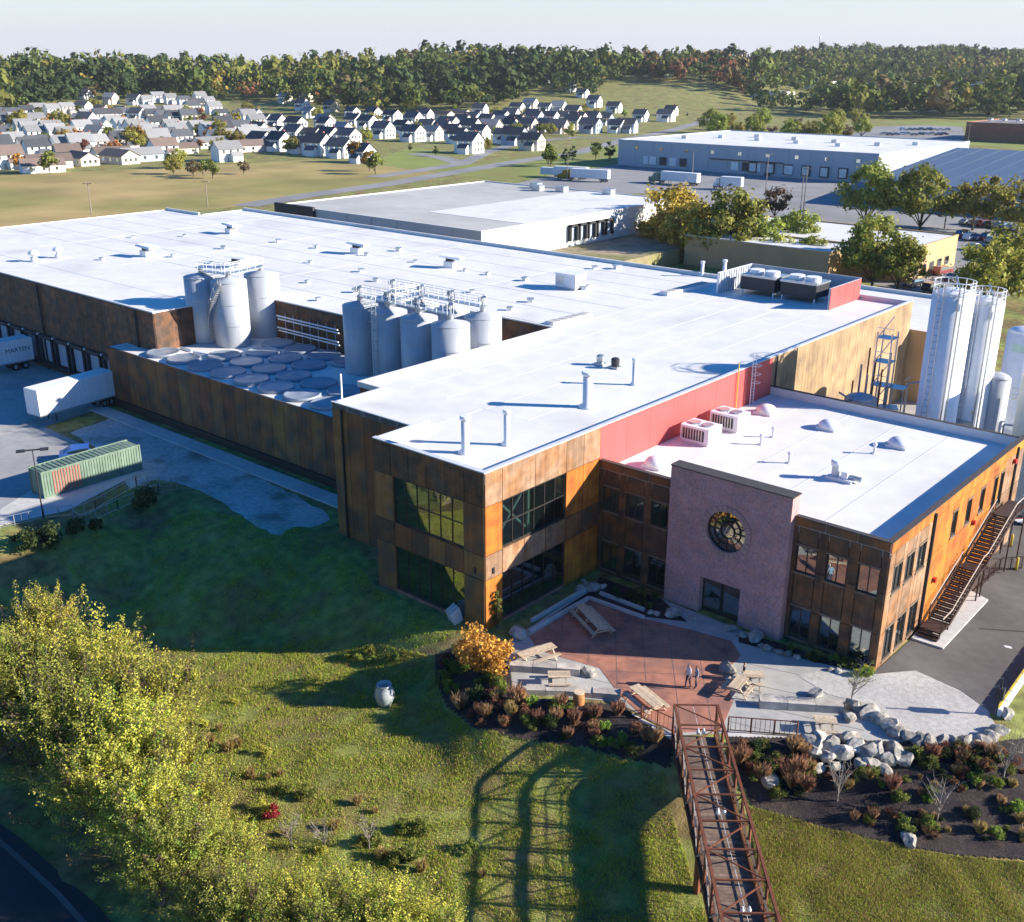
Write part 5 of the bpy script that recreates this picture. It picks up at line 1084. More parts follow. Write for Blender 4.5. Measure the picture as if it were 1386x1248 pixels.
for k in range(6): MB().box(-78+k*10, 257.6, .5, -74+k*10, 257.95, 4.5).build('shutter', 'metal_wall_white', b3)
b4 = bldg('tan_building', 'tan-walled low building with white roof among the green trees', -70, 147, -28, 172, 6.0, 'tan_wall', 'roof_white', .3); MB().box(-70, 137, 0, -39, 146.9, 5.8).build('wall', 'tan_wall', b4); MB().box(-70.1, 136.9, 5.801, -38.9, 146.9, 5.95).build('roof', 'roof_white', b4)
for k in range(5): MB().box(-27.94, 150+k*4, 1, -27.85, 152+k*4, 2.6).build('window', 'glass_dark', b4)
b5 = bldg('brick_car_deck', 'far red brick building with cars on its roof deck', -163, 567, -60, 620, 9.0, 'brick_far', 'asphalt_far', .5, 14)
for k, (px, py, w, d, h, m) in enumerate([(1175,118,60,25,7,'metal_wall_white'),(1095,116,55,25,8,'siding_white'),(1285,119,90,30,7,'metal_wall_white'),(1045,131,35,20,7,'siding_white'),(1215,124,40,20,6,'metal_wall'),(1330,115,50,20,7,'siding_cream')]):
    p = on(px, py+4); bs_ = bldg('distant_shed', ['low white industrial shed among far trees', 'white flat shed left of the radio mast', 'longest white shed below the far ridge', 'small white building by the road to the meadow', 'grey shed in the far woods', 'cream shed in the far woods'][k], p[0]-w/2, p[1]-d/2, p[0]+w/2, p[1]+d/2, h+2, m, 'roof_white', .3); bs_.location.z = p[2]-2
p = A2(1104, 112); z = gz(*p); t = thing('radio_mast', 'slender lattice mast rising above the far ridge', 'mast', (p[0], p[1], z), 0, None, True)
for a in range(3): MB().bar((2.0*math.cos(a*2.1), 2.0*math.sin(a*2.1), 0), (.5*math.cos(a*2.1), .5*math.sin(a*2.1), 62), .5).build('leg', 'galv', t)
for k in range(14): r = 2-1.5*k/14; b = MB(); [b.bar((r*math.cos(a*2.1), r*math.sin(a*2.1), k*4.4), (r*.9*math.cos(a*2.1+2.1), r*.9*math.sin(a*2.1+2.1), k*4.4+4.4), .25) for a in range(3)]; b.build('lattice', 'galv', t)
MB().box(-1.6,-1.6,58,1.6,1.6,62).build('antenna', 'white_metal', t)
# lamp and utility poles
def pole(px, py, h, label, lamp=True, r=.14, m='dark_metal', name='lamp_post'):
    p = on(px, py); t = thing(name, label, 'pole', p, R(px % 90), None, True); MB().tube((0,0,0), (0,0,h), r, 8, r*.6).build('shaft', m, t)
    if lamp: MB().bar((-.9,0,h), (.9,0,h), .12).build('arm', m, t); MB().box(-1.3,-.2,h-.1,-.6,.2,h+.08).build('lamp_head', m, t); MB().box(.6,-.2,h-.1,1.3,.2,h+.08).build('lamp_head', m, t)
    else: MB().bar((-1.1,0,h-.7), (1.1,0,h-.7), .14).build('crossarm', m, t)
    return t
pole(59, 702, 6.5, 'slim dark lamp post beside the green container', True, .07)
for k, (px, py, h, l) in enumerate([(1086,300,14,'grey utility pole between warehouse yard and white roof'),(1082,300,12,'thinner utility pole paired beside the grey one'),(1036,262,12,'lamp post in the middle of the warehouse yard'),(1278,310,10,'leaning pole among the round trees'),(937,238,9,'lamp post at the long warehouse corner'),(1308,205,12,'lamp post beside the far side lawn'),(768,245,9,'lamp post by the verge shrubs'),(124,290,8,'thin post at the edge of the brown field'),(281,280,7,'thin post beyond the notched roof corner')]): pole(px, py, h, l, k not in (0, 1, 3), .16, 'bark_pale')
railing('grey pipe guard rail between the track and the lawn', [(100,702),(130,690),(185,658),(232,660)], 1.0, 0, 'galv', 'guard_rail', 2.0); railing('second grey pipe rail bending round the lawn corner', [(100,706),(115,712),(160,690),(215,668),(240,664)], 1.0, -.1, 'galv', 'guard_rail', 2.0); railing('grey pipe rail in front of the container pad', [(0,716),(60,702),(100,698)], 1.0, 0, 'galv', 'guard_rail', 2.0)

# ------------------------------------------------------------------ houses
def house(v, wm, rm):
    t = thing('house', 'x', 'house', (0,0,0), 0, None, True)
    Lh, Wh, hh, rise = [(11,8.5,5.4,3.0),(10,9,5.6,3.4),(16,8,3.1,2.2)][v]
    MB().gable(-Lh/2,-Wh/2,Lh/2,Wh/2,-.4,hh,rise).build('wall', wm, t); rf = MB().roof(-Lh/2,-Wh/2,Lh/2,Wh/2,hh,rise,.45,.18).build('roof', rm, t)
    if v < 2: MB().gable(Lh/2-6,-Wh/2-3,Lh/2-1.5,-Wh/2+.02,-.4,2.7,1.4).build('garage', wm, t); MB().roof(Lh/2-6,-Wh/2-3,Lh/2-1.5,-Wh/2+.02,2.7,1.4,.3,.15).build('garage_roof', rm, t); MB().box(Lh/2-1.49,-Wh/2-2.6,-.3,Lh/2-1.45,-Wh/2-.4,2.1).build('garage_door', 'paint_white', t)
    X = Lh/2+.02; zs = (1.0, 3.6) if v < 2 else (1.0,)
    for z in zs:
        for y in (-Wh*.28, 0, Wh*.28): f = MB().box(X, y-.5, z, X+.03, y+.5, z+1.3).build('window', 'glass_dark', t)
        for x in (-Lh*.3, 0, Lh*.3):
            if v == 2 or z > 3: MB().box(x-.5, -Wh/2-.05, z, x+.5, -Wh/2-.02, z+1.3).build('window', 'glass_dark', t)
    MB().box(-Lh*.18,-Wh/2-.06,0,-Lh*.18+.95,-Wh/2-.02,2.1).build('door', 'siding_blue', t)
    if v == 1: MB().gable(-2,-2,2,2,0,.1,.1); MB().box(Lh*.2,.8,hh+rise-1.2,Lh*.2+.8,1.5,hh+rise+.8).build('chimney', 'brick_far', rf)
    return t
HV = {}
def hproto(v, wm, rm):
    if (v, wm, rm) not in HV: HV[v, wm, rm] = Proto(house(v, wm, rm))
    return HV[v, wm, rm]
DESC = ['two-storey', 'tall chimneyed', 'low ranch']; WN = {'siding_white': 'white', 'siding_cream': 'cream', 'siding_blue': 'grey-blue', 'siding_pink': 'pale pink'}; RN = {'shingle_dark': 'dark', 'shingle_brown': 'brown', 'shingle_grey': 'grey'}
HOUSEXY = []
def houses(spots, where, rz, vs, wms, rms, group, dy=6):
    for i, (px, py) in enumerate(spots):
        v = vs[i % len(vs)]; wm = wms[(i*3+int(px)) % len(wms)]; rm = rms[(i+int(px)) % len(rms)]; p = A2(px, py+dy)
        if any((p[0]-a)**2+(p[1]-b)**2 < 81 for a, b in HOUSEXY): p = (p[0]+6, p[1]+7)
        z = gz(*p); HOUSEXY.append(p)
        hproto(v, wm, rm).put((p[0], p[1], z), rz+random.choice((0, 0, 0, .12, -.1)), random.uniform(.84, 1.04), '%s %s house, %s roof, %s' % (DESC[v], WN[wm], RN[rm], where), group)
WW = ['siding_white', 'siding_white', 'siding_white', 'siding_cream']; WC = ['siding_white', 'siding_cream', 'siding_blue', 'siding_pink', 'siding_white']
houses([(353,196),(379,198),(406,201),(431,204),(461,207),(491,214)], 'along the far edge of the brown field', R(4), (0, 1), WW, ['shingle_dark'], 'houses along the brown field')
houses([(345,160),(359,165),(376,168),(401,172),(420,172),(440,168),(465,180),(369,139),(387,144),(400,144),(410,149),(420,155)], 'stepping down the wooded slope', R(6), (1, 0), WW, ['shingle_dark', 'shingle_grey'], 'houses stepping down the slope')
houses([(480,167),(498,169),(519,181),(545,174)], 'on the corner beside the open verge', R(2), (1, 0), ['siding_white'], ['shingle_dark'], 'houses beside the open verge')
houses([(579,175),(607,172),(600,178),(626,169),(620,188),(635,201),(650,182),(683,188),(576,159),(650,155),(678,162),(692,160)], 'in the cluster before the wooded hill', R(8), (1, 0, 1), WW, ['shingle_dark'], 'houses before the wooded hill')
houses([(623,156),(600,157)], 'long and low at the foot of the wooded hill', R(0), (2,), ['siding_cream'], ['shingle_brown'], 'low houses at the hill foot')
houses([(697,190),(715,173),(720,197),(738,172),(756,174),(776,169),(799,174),(814,174),(828,174)], 'fronting the curved street', R(10), (0, 1), WC, ['shingle_dark'], 'houses on the curved street')
houses([(738,136),(756,139),(771,141),(788,144),(804,149),(831,152),(867,159),(884,159),(908,154)], 'at the foot of the green meadow', R(12), (1, 0), WW, ['shingle_dark'], 'houses at the meadow foot')
houses([(700,153),(718,151),(738,153),(756,153),(776,156)], 'in the middle row under the meadow', R(10), (0, 1), WC, ['shingle_dark', 'shingle_grey'], 'houses in the middle row')
houses([(10,222),(33,222),(58,227),(93,214),(152,209),(192,212),(222,207),(245,202),(285,194),(308,212),(338,199)], 'backing onto the brown field', R(80), (0, 2, 2), WC, ['shingle_brown', 'shingle_grey'], 'houses backing onto the field')
houses([(111,217),(130,215)], 'end to end by the field trees', R(3), (2,), ['siding_cream'], ['shingle_brown'], 'ranch houses by the field trees')
houses([(20,197),(51,199),(76,184),(76,202),(91,189),(45,181),(33,176),(15,176),(25,166),(48,166),(3,166)], 'among orange garden trees', R(85), (1, 0), WW, ['shingle_grey', 'shingle_dark', 'shingle_grey'], 'houses among orange trees')
houses([(119,166),(114,151),(119,143),(111,164),(152,145),(164,153),(187,158),(184,145),(139,153),(135,178),(132,188)], 'below the dark wood', R(20), (1, 0), WW+['siding_pink'], ['shingle_grey', 'shingle_dark'], 'houses below the dark wood')
houses([(154,169),(164,172),(174,176),(184,179),(192,181),(202,184),(215,184)], 'in the slanting row of gables', R(82), (1,), ['siding_white'], ['shingle_grey'], 'slanting row of houses')
houses([(207,158),(222,159),(235,161),(245,159),(255,161),(268,148),(290,151),(300,156),(313,156),(326,158),(336,161),(347,166),(303,173),(326,176),(200,145),(215,143),(232,144),(250,145),(272,143),(283,145)], 'in the upper rows under the wood', R(78), (1, 0), WW, ['shingle_grey', 'shingle_dark'], 'upper rows of houses')
def line(a, b, n): return [(a[0]+(b[0]-a[0])*i/(n-1)+((i*7) % 3-1), a[1]+(b[1]-a[1])*i/(n-1)+((i*5) % 3-1)*.8) for i in range(n)]
houses(line((2,186),(110,176),6)+line((0,208),(140,197),8)+line((0,157),(90,152),6), 'in the packed left rows', R(84), (1, 0), WW+['siding_pink'], ['shingle_grey', 'shingle_dark'], 'packed left rows')
houses(line((122,160),(262,151),10)+line((225,190),(335,190),6)+line((215,172),(338,183),8)+line((160,190),(215,196),4), 'in the packed rows under the dark wood', R(80), (0, 1), WW, ['shingle_dark', 'shingle_grey'], 'packed rows under the wood')
houses(line((352,183),(470,191),6)+line((450,152),(560,164),5), 'between the slope rows', R(6), (1, 0), WW, ['shingle_dark'], 'houses between the slope rows')
houses(line((560,186),(690,172),6)+line((640,164),(700,170),4)+line((705,161),(820,164),7), 'in the close rows of the middle estate', R(9), (0, 1), WC, ['shingle_dark', 'shingle_dark', 'shingle_grey'], 'close rows of the middle estate')
houses([(505,97),(545,99),(322,90),(470,97)], 'showing through the hilltop trees', R(10), (1, 0), ['siding_cream', 'siding_white'], ['shingle_brown'], 'hilltop houses', 4)

# ------------------------------------------------------------------ vegetation
def leafquads(cen, size, rg, out=None, keep=.75):
    """one small quad for each centre; leaves face roughly out of their clump"""
    n = len(cen); nn = rg.normal(size=(n,3))
    if out is not None: nn = nn*(1-keep)+out*keep*1.4
    nn /= np.linalg.norm(nn, axis=1)[:,None]+1e-9
    a = rg.normal(size=(n,3)); a -= nn*(a*nn).sum(1)[:,None]; a /= np.linalg.norm(a, axis=1)[:,None]+1e-9
    b = np.cross(nn, a); b /= np.linalg.norm(b, axis=1)[:,None]+1e-9
    s = (size*rg.uniform(.6, 1.3, n))[:,None]; a = a*s; b = b*s*.7
    v = np.stack([cen-a, cen-b*.9, cen+a, cen+b*.9], 1).reshape(-1, 3)
    return v, np.arange(4*n).reshape(n, 4)
def crown_pts(n, rx, rz, cz, rg, lobes=14, low=-.5, lr=(.28, .5)):
    """points in a lumpy crown made of many clumps"""
    d = rg.normal(size=(lobes,3)); d /= np.linalg.norm(d, axis=1)[:,None]; d[:,2] = np.clip(d[:,2], low, 1)
    c = d*np.array([rx, rx, rz])*rg.uniform(.35, 1.0, (lobes,1))**.6*.92; r = rg.uniform(*lr, lobes)*rx
    k = rg.integers(0, lobes, n); u = rg.normal(size=(n,3)); u /= np.linalg.norm(u, axis=1)[:,None]
    global OUT
    OUT = u+c[k]/np.maximum(np.linalg.norm(c[k], axis=1), .01)[:,None]*.5
    p = c[k]+u*(r[k]*np.abs(rg.normal(.75, .28, n)))[:,None]*np.array([1,1,.8]); p[:,2] += cz
    return p, c+np.array([0,0,cz])
def tree(name, leaf, h, rx, n, ls, seed, label, bark='bark', trunk_h=.35, lobes=14, low=-.5, cat='tree', tr=.05, group=None, lr=(.28, .5)):
    rg = np.random.default_rng(seed); t = thing(name, label, cat, (0,0,0), 0, group, True)
    cz = h*(trunk_h+(1-trunk_h)*.5); rz = h*(1-trunk_h)*.5
    p, cl = crown_pts(n, rx, rz, cz, rg, lobes, low, lr); v, q = leafquads(p, ls, rg, OUT, .6)
    o = bpy.data.objects.new('crown', npmesh('crown', v, q, leaf)); C.objects.link(o); o.parent = t
    b = MB(); r0 = h*tr*.5; b.tube((0,0,-.4), (0,0,h*trunk_h), r0, 7, r0*.75); b.tube((0,0,h*trunk_h), (0,0,cz+rz*.5), r0*.75, 6, r0*.25)
    for c in cl[:8]: z0 = h*trunk_h*rg.uniform(.8, 1.3); b.tube((0,0,z0), tuple(c), r0*.4, 5, r0*.1)
    b.build('trunk', bark, t); return t
# far woods: one mass of small trees on the hills
def wood(name, label, sel, seed, protos, density=1.0):
    rg = np.random.default_rng(seed); V = []; Q = []; MI = []; k = 0
    for x, y, z, s, pi in sel:
        v, q, mi = protos[int(pi)]; a = rg.uniform(0, 6.28); c, sn = math.cos(a), math.sin(a)
        w = np.stack([(v[:,0]*c-v[:,1]*sn)*s+x, (v[:,0]*sn+v[:,1]*c)*s+y, v[:,2]*s*rg.uniform(.9, 1.15)+z], 1)
        V.append(w); Q.append(q+k); MI.append(mi); k += len(w)
    o = bpy.data.objects.new(name, npmesh(name, np.concatenate(V), np.concatenate(Q), FARM, np.concatenate(MI))); C.objects.link(o); return tag(o, label, None, None, 'stuff')
FARM = ['wood_green', 'wood_dark', 'wood_olive', 'wood_brown', 'wood_rust', 'wood_gold']
def farproto(seed, mi, n=110, h=18, rx=7.6):
    rg = np.random.default_rng(seed); p, _ = crown_pts(n, rx, h*.42, h*.55, rg, 9, -.6); v, q = leafquads(p, 1.55, rg, OUT, .72); return v, q, np.full(len(q), mi)
FP = [farproto(900+i, i % 6) for i in range(12)]
BX = [-100,0,80,120,350,430,480,560,620,700,722,738,800,812,822,955,1000,1030,1150,1386,1500]; BYL = [165,160,150,139,137,148,156,158,150,143,128,126,134,122,113,114,126,152,160,163,163]
rg = np.random.default_rng(5); N = 26000
r = np.sqrt(rg.uniform(560**2, 2700**2, N)); th = rg.uniform(-.50, .50, N)
x = CAM[0]+r*np.sin(YAW+th); y = CAM[1]+r*np.cos(YAW+th); z = ground(x, y); px, py, f = pxy(x, y, z); _, pt, _ = pxy(x, y, z+14)
keep = (py < np.interp(px, BX, BYL)) & (px > -40) & (px < 1430) & (r > 600)
keep &= ~((px > 1030) & (px < 1340) & (py > 119) & (py < 148) & (rg.uniform(size=N) < .85))
# hidden behind a ridge: skip what no view from here shows
rmax = np.interp(px, HX, HR1)+140; keep &= r < rmax
x, y, z, r, px = x[keep], y[keep], z[keep], r[keep], px[keep]
hs = np.array(HOUSEXY)
near = ((x[:,None]-hs[None,:,0])**2+(y[:,None]-hs[None,:,1])**2).min(1) < 90
x, y, z, r, px = x[~near], y[~near], z[~near], r[~near], px[~near]
sp = rg.choice(12, len(x), p=np.array([4,5.5,3.2,.7,.12,.3]*2)/27.64)
drift = np.sin(x*.011+1.7*np.sin(y*.006))+np.sin(y*.013+2*np.sin(x*.008)); g1 = (drift > .9) & (rg.uniform(size=len(x)) < .7); sp[g1] = rg.choice([2, 8, 5, 2, 8], g1.sum()); g2 = (drift < -.8) & (rg.uniform(size=len(x)) < .75); sp[g2] = rg.choice([1, 7], g2.sum())
rust = (px > 860) & (px < 1010) & (rg.uniform(size=len(x)) < .55) & (r > 850); sp[rust] = rg.choice([3, 4, 9, 10], rust.sum())
right = (px > 1050) & (rg.uniform(size=len(x)) < .5); sp[right] = rg.choice([0, 2, 0, 6, 3], right.sum())
lim = 5600
if len(x) > lim: k = rg.permutation(len(x))[:lim]; x, y, z, r, px, sp = x[k], y[k], z[k], r[k], px[k], sp[k]
wood('woodland', 'mixed autumn woodland covering the far hills', list(zip(x, y, z, np.clip(rg.lognormal(-.1, .4, len(x)), .4, 1.9), sp)), 3, FP)
# garden and street trees, each its own thing
GT = {}
def gtree(kind):
    if kind not in GT:
        leaf, h, rx, n, ls, nm = {'orange': ('leaf_orange', 8, 3.2, 420, .55, 'small_tree'), 'green': ('leaf_green', 9, 3.4, 520, .6, 'round_tree'), 'dark': ('leaf_dark', 8, 2.2, 420, .5, 'evergreen_tree'), 'gold': ('leaf_gold', 10, 4.0, 620, .6, 'gold_tree'), 'rust': ('leaf_rust', 7, 3, 380, .55, 'small_tree'), 'big': ('leaf_mid', 14, 7.2, 4200, .42, 'broad_tree'), 'biggold': ('leaf_midgold', 13, 7.2, 4200, .42, 'broad_tree'), 'olive': ('leaf_midolive', 13, 6.6, 3800, .42, 'broad_tree'), 'purple': ('leaf_brown', 9, 3.5, 700, .45, 'plum_tree')}[kind]
        GT[kind] = Proto(tree(nm, leaf, h, rx, n, ls, hash(kind) % 97 if False else sum(map(ord, kind)), 'x', trunk_h=.06 if kind in ('dark','big','biggold','olive') else .12, lobes=44 if kind in ('big','biggold','olive') else 14, lr=(.16, .34) if kind in ('big','biggold','olive') else (.28, .5)))
    return GT[kind]
CN = {'orange': 'orange autumn tree', 'green': 'round green tree', 'dark': 'dark pointed evergreen', 'gold': 'golden tree', 'rust': 'rust-red tree', 'big': 'broad green tree', 'biggold': 'broad golden tree', 'olive': 'broad olive-green tree', 'purple': 'purple-leaved tree'}
def trees(spots, kinds, where, group, sc=(.85, 1.15)):
    for i, (px, py) in enumerate(spots):
        k = kinds[i % len(kinds)]; p = on(px, py); gtree(k).put((p[0], p[1], p[2]), px*.7, random.uniform(*sc), '%s %s' % (CN[k], where), group)
trees([(28,232),(58,190),(68,236),(90,206),(105,196),(112,210),(60,172),(150,158),(148,196),(185,203),(125,205),(100,172),(205,200),(70,170),(10,190)], ['orange', 'orange', 'green', 'gold', 'orange', 'rust'], 'between the houses backing onto the field', 'garden trees among the field houses')
rq = np.random.default_rng(77)
trees([(rq.uniform(0, 340), rq.uniform(150, 212)) for _ in range(66)], ['green', 'olive', 'dark', 'orange', 'green', 'rust'], 'scattered through the left housing estate', 'estate trees', (.5, 1.0))
trees([(rq.uniform(340, 520), rq.uniform(150, 205)) for _ in range(28)]+[(rq.uniform(560, 840), rq.uniform(150, 190)) for _ in range(40)], ['green', 'dark', 'olive'], 'scattered through the middle housing estate', 'middle estate trees', (.35, .7))
trees([(235,236),(262,240),(288,242),(240,228),(330,236),(275,238)], ['olive', 'purple', 'green'], 'standing in the clump on the brown field edge', 'clump on the brown field', (.5, .75))
trees([(345,180),(395,208),(470,200),(480,220),(372,190),(300,186),(268,172),(320,170),(230,185),(255,176),(215,170),(285,180),(340,152),(430,162),(445,212),(500,232),(508,236)], ['green', 'olive', 'dark', 'gold'], 'in the gardens stepping down the slope', 'garden trees on the slope', (.55, .9))
trees([(560,184),(590,212),(655,206),(672,166),(555,205),(700,180),(730,182),(640,165),(770,184),(845,160),(930,158),(790,160)], ['green', 'dark', 'olive'], 'by the houses of the curved street', 'garden trees by the curved street', (.4, .75))
trees([(742,224),(775,218),(806,216),(825,218),(765,222),(745,226)], ['dark', 'dark', 'green'], 'on the green verge beside the long warehouse', 'verge evergreens', (.7, 1.1))
trees([(970,186),(995,190),(1020,188),(1045,192),(1070,190),(1095,190),(1120,192),(1145,190),(1165,186),(985,176),(1030,174),(1080,176),(1130,176),(1160,172),(960,180)], ['big', 'olive', 'big', 'purple'], 'in the thick stand behind the long warehouse', 'stand behind the long warehouse', (.8, 1.1))
for px, py, k, s, l in [(905,338,'biggold',1.1,'broad golden tree at the corner of the grey-roofed warehouse'), (940,352,'biggold',.95,'broad yellow tree in front of the golden one'), (985,358,'big',1.1,'broad green tree closest to the brewery roof edge'), (925,346,'biggold',.9,'golden tree tucked between the two green trees'), (862,318,'green',.7,'small bluish shrub tree by the dock doors'), (878,322,'green',.75,'second small tree by the dock doors'),
                        (1170,306,'big',1.15,'round tree at the warehouse end of the tree row'), (1245,312,'big',1.15,'round tree second in the row before the blue-roofed shed'), (1316,312,'olive',1.1,'olive tree third in the row before the blue-roofed shed'), (1384,322,'olive',1.2,'olive tree at the end of the row by the crowded lot'),
                        (1080,352,'big',.75,'green tree against the white roof of the tan building'), (1180,388,'big',.95,'largest green tree, standing before the tan building'), (1214,394,'big',.72,'green tree leaning into the largest one'), (1338,418,'olive',1.0,'olive tree right behind the silos'), (1362,400,'big',.9,'green tree behind the silo-side olive tree'), (1048,300,'purple',1.1,'purple-brown tree by the utility poles'), (1030,362,'big',.75,'green tree by the tan building side wall'), (1058,368,'olive',.6,'olive tree before the side wall of the tan building'), (1100,372,'big',.55,'small green tree at the tan building corner')]:
    p = on(px, py); gtree(k).put((p[0], p[1], p[2]), px*.3, s, l, None)

# foreground woodland edge on the left
def feather(name, leaf, h, rx, n, ls, seed, label):
    """loose tree: leaves strung along many thin rising sprays"""
    rg = np.random.default_rng(seed); t = thing(name, label, 'tree', (0,0,0), 0, None, True); ns = 330
    az = rg.uniform(0, 6.28, ns); el = rg.uniform(.15, 1.45, ns); L_ = rg.uniform(.55, 1.08, ns); base = np.stack([rg.normal(0, .22*rx, ns), rg.normal(0, .22*rx, ns), h*rg.uniform(.08, .55, ns)], 1)
    d = np.stack([np.cos(az)*np.cos(el)*rx*.82, np.sin(az)*np.cos(el)*rx*.82, np.sin(el)*h*.46+.06*h], 1)*L_[:,None]
    k = rg.integers(0, ns, n); s = rg.uniform(.25, 1.05, n)**.7; w = (.30-.19*s)*rx*.27
    off = rg.normal(size=(n,3))*w[:,None]; p = base[k]+d[k]*s[:,None]+off; p[:,2] += .05*h*s*s; p[:,2] = np.maximum(p[:,2], .1)
    out = off/np.maximum(np.linalg.norm(off, axis=1), 1e-3)[:,None]+np.array([0,0,.3]); v, q = leafquads(p, ls, rg, out, .45)
    o = bpy.data.objects.new('crown', npmesh('crown', v, q, [leaf, 'leaf_olive', 'leaf_brown', 'leaf_lime'], rg.choice([0, 0, 0, 0, 1, 1, 2, 3], ns)[k])); C.objects.link(o); o.parent = t
    b = MB(); [b.tube((rg.normal()*.15, rg.normal()*.15, -.4), tuple(base[i]), .07, 5, .035) for i in range(0, 26)]
    for i in range(0, ns, 2): b.tube(tuple(base[i]), tuple(base[i]+d[i]*1.02+np.array([0,0,.05*h])), .022, 4, .006)
    b.build('trunk', 'bark_pale', t); return t
NT = [Proto(feather('yellow_tree', lf, 8.6, 4.1, nn, ls, 300+i, 'x')) for i, (lf, nn, ls) in enumerate([('leaf_yellow', 25000, .088), ('leaf_olive', 24000, .085), ('leaf_yellow', 21000, .092)])]
def on_top(px, py, h):
    """foot of a tree of height h whose top shows at the pixel"""
    z = 2.0
    for _ in range(30): p = at(px, py, z); z = .5*z+.5*(gz(p[0], p[1])+h)
    return float(p[0]), float(p[1]), gz(p[0], p[1])
for i, (px, py, k, s) in enumerate([(45,800,0,.75),(125,838,0,.95),(195,890,2,.85),(10,860,1,.85),(70,900,1,.95),(150,940,0,.9),(225,985,2,.65),(120,990,0,.75),(190,1030,0,.75),(265,1045,2,.55),(250,1095,1,.65),(310,1120,2,.5),(205,1110,1,.6),(320,1180,1,.6),(400,1180,0,.55),(280,1180,1,.5),(480,1185,2,.5),(545,1195,0,.6),(440,1225,1,.55),(370,1235,1,.5),(520,1240,0,.55),(590,1235,2,.5),(-30,880,1,.9)]):
    x, y, z = on_top(px, py, 8.6*s); NT[k].put((x, y, z), px*.9, (s*1.05, s*1.05, s), 'yellow-leaved tree in the thick edge of the wood above the dark road' if k != 1 else 'olive-leaved tree in the thick edge of the wood above the dark road', 'woodland edge above the road')
def twigs(name, px, py, h, n, label, m='bark_pale', seed=0, top=True, spread=.5, par=None, leafm_=None, nl=0):
    rg = np.random.default_rng(seed+int(px)); p = on(px, py); t = thing(name, label, 'bare tree' if h > 1.8 else 'shrub', p, 0, None, True); b = MB()
    b.tube((0,0,-.2), (0,0,h*.45), h*.018, 6, h*.012); ends = []
    for i in range(n):
        a = rg.uniform(0, 6.28); z0 = h*rg.uniform(.12, .5); q_ = Vector((math.cos(a)*h*spread*rg.uniform(.3, .8), math.sin(a)*h*spread*rg.uniform(.3, .8), h*rg.uniform(.6, 1))); b.tube((0,0,z0), q_, h*.009, 5, h*.003)
        for j in range(4): k_ = rg.uniform(.4, .9); s0 = Vector((0,0,z0)).lerp(q_, k_); e = s0+Vector((rg.normal()*h*.09, rg.normal()*h*.09, h*.13*rg.uniform(.4, 1.2))); b.tube(s0, e, h*.004, 4, h*.002); ends.append(e)
    b.build('trunk', m, t)
    if leafm_:
        c = np.array([ends[i % len(ends)] for i in range(nl)])+rg.normal(size=(nl,3))*.09; v, q = leafquads(c, .05, rg); o = bpy.data.objects.new('crown', npmesh('crown', v, q, leafm_)); C.objects.link(o); o.parent = t
for px, py, h, l in [(70,905,5.5,'bare grey sapling rising from the yellow trees'), (30,900,5,'bare pale sapling leaning out of the wood edge'), (395,1150,2.4,'dead brush stems beside the red-leaved shrub'), (440,1150,2.2,'dead brush stems at the lower lawn edge'), (500,1150,2.0,'thin dead stems above the lowest shrubs'), (1268,1112,3.2,'bare young tree in the middle of the mulch bed'), (1133,1085,3.0,'bare young tree beside the tan grasses'), (1357,1058,3.4,'bare young tree near the drive corner')]: twigs('bare_tree', px, py, h, 14, l)
twigs('young_tree', 1152, 952, 3.2, 12, 'sparse young tree on the gravel with a few yellow leaves', leafm_='leaf_lime', nl=260)
# shrubs and ornamental grasses
def shrub(name, leaf, r, h, n, ls, seed, lobes=10):
    rg = np.random.default_rng(seed); p, cl = crown_pts(n, r, h*.5, h*.5, rg, lobes, -.7); p[:,2] = np.maximum(p[:,2], .03); v, q = leafquads(p, ls, rg)
    t = thing(name, 'x', 'shrub', (0,0,0), 0, None, True); o = bpy.data.objects.new('crown', npmesh('crown', v, q, leaf)); C.objects.link(o); o.parent = t
    b = MB(); [b.tube((0,0,-.15), tuple(c), .03, 5, .008) for c in cl[:6]]; b.build('stem', 'bark', t); return t
def tuft(leaf, h, n, seed):
    rg = np.random.default_rng(seed); t = thing('grass_tuft', 'x', 'grass tuft', (0,0,0), 0, None, True); a = rg.uniform(0, 6.28, n); rr = rg.uniform(.1, .55, n)*h; hh = h*rg.uniform(.6, 1, n); w = .02+.012*rg.uniform(size=n)
    bx, by = np.cos(a)*.12*h, np.sin(a)*.12*h; sx, sy = -np.sin(a)*w, np.cos(a)*w; tx, ty = np.cos(a)*rr, np.sin(a)*rr
    v = np.stack([np.stack([bx-sx, by-sy, 0*a], 1), np.stack([bx+sx, by+sy, 0*a], 1), np.stack([(bx+tx)/2+sx*1.3, (by+ty)/2+sy*1.3, hh*.7], 1), np.stack([tx, ty, hh], 1)], 1).reshape(-1, 3)
    o = bpy.data.objects.new('blades', npmesh('blades', v, np.arange(4*n).reshape(n, 4), leaf)); C.objects.link(o); o.parent = t; return t
SH = {'orange': Proto(shrub('orange_shrub', 'leaf_orange', 1.0, 1.9, 3600, .075, 1, 20)), 'lime': Proto(shrub('lime_shrub', 'leaf_lime', .5, .75, 700, .065, 2)), 'green': Proto(shrub('green_shrub', 'leaf_green', .55, .9, 800, .065, 3)), 'rust': Proto(shrub('rust_shrub', 'leaf_rust', .5, .8, 650, .06, 4)), 'red': Proto(shrub('red_shrub', 'leaf_red', .6, 1.1, 700, .07, 5)), 'dark': Proto(shrub('dark_shrub', 'leaf_dark', .6, .9, 800, .065, 6)), 'tan': Proto(tuft('grass_tan', 1.2, 260, 7)), 'dry': Proto(tuft('blade_dry', .9, 240, 8)), 'yellow': Proto(shrub('yellow_shrub', 'leaf_yellow', .5, .7, 700, .06, 9))}
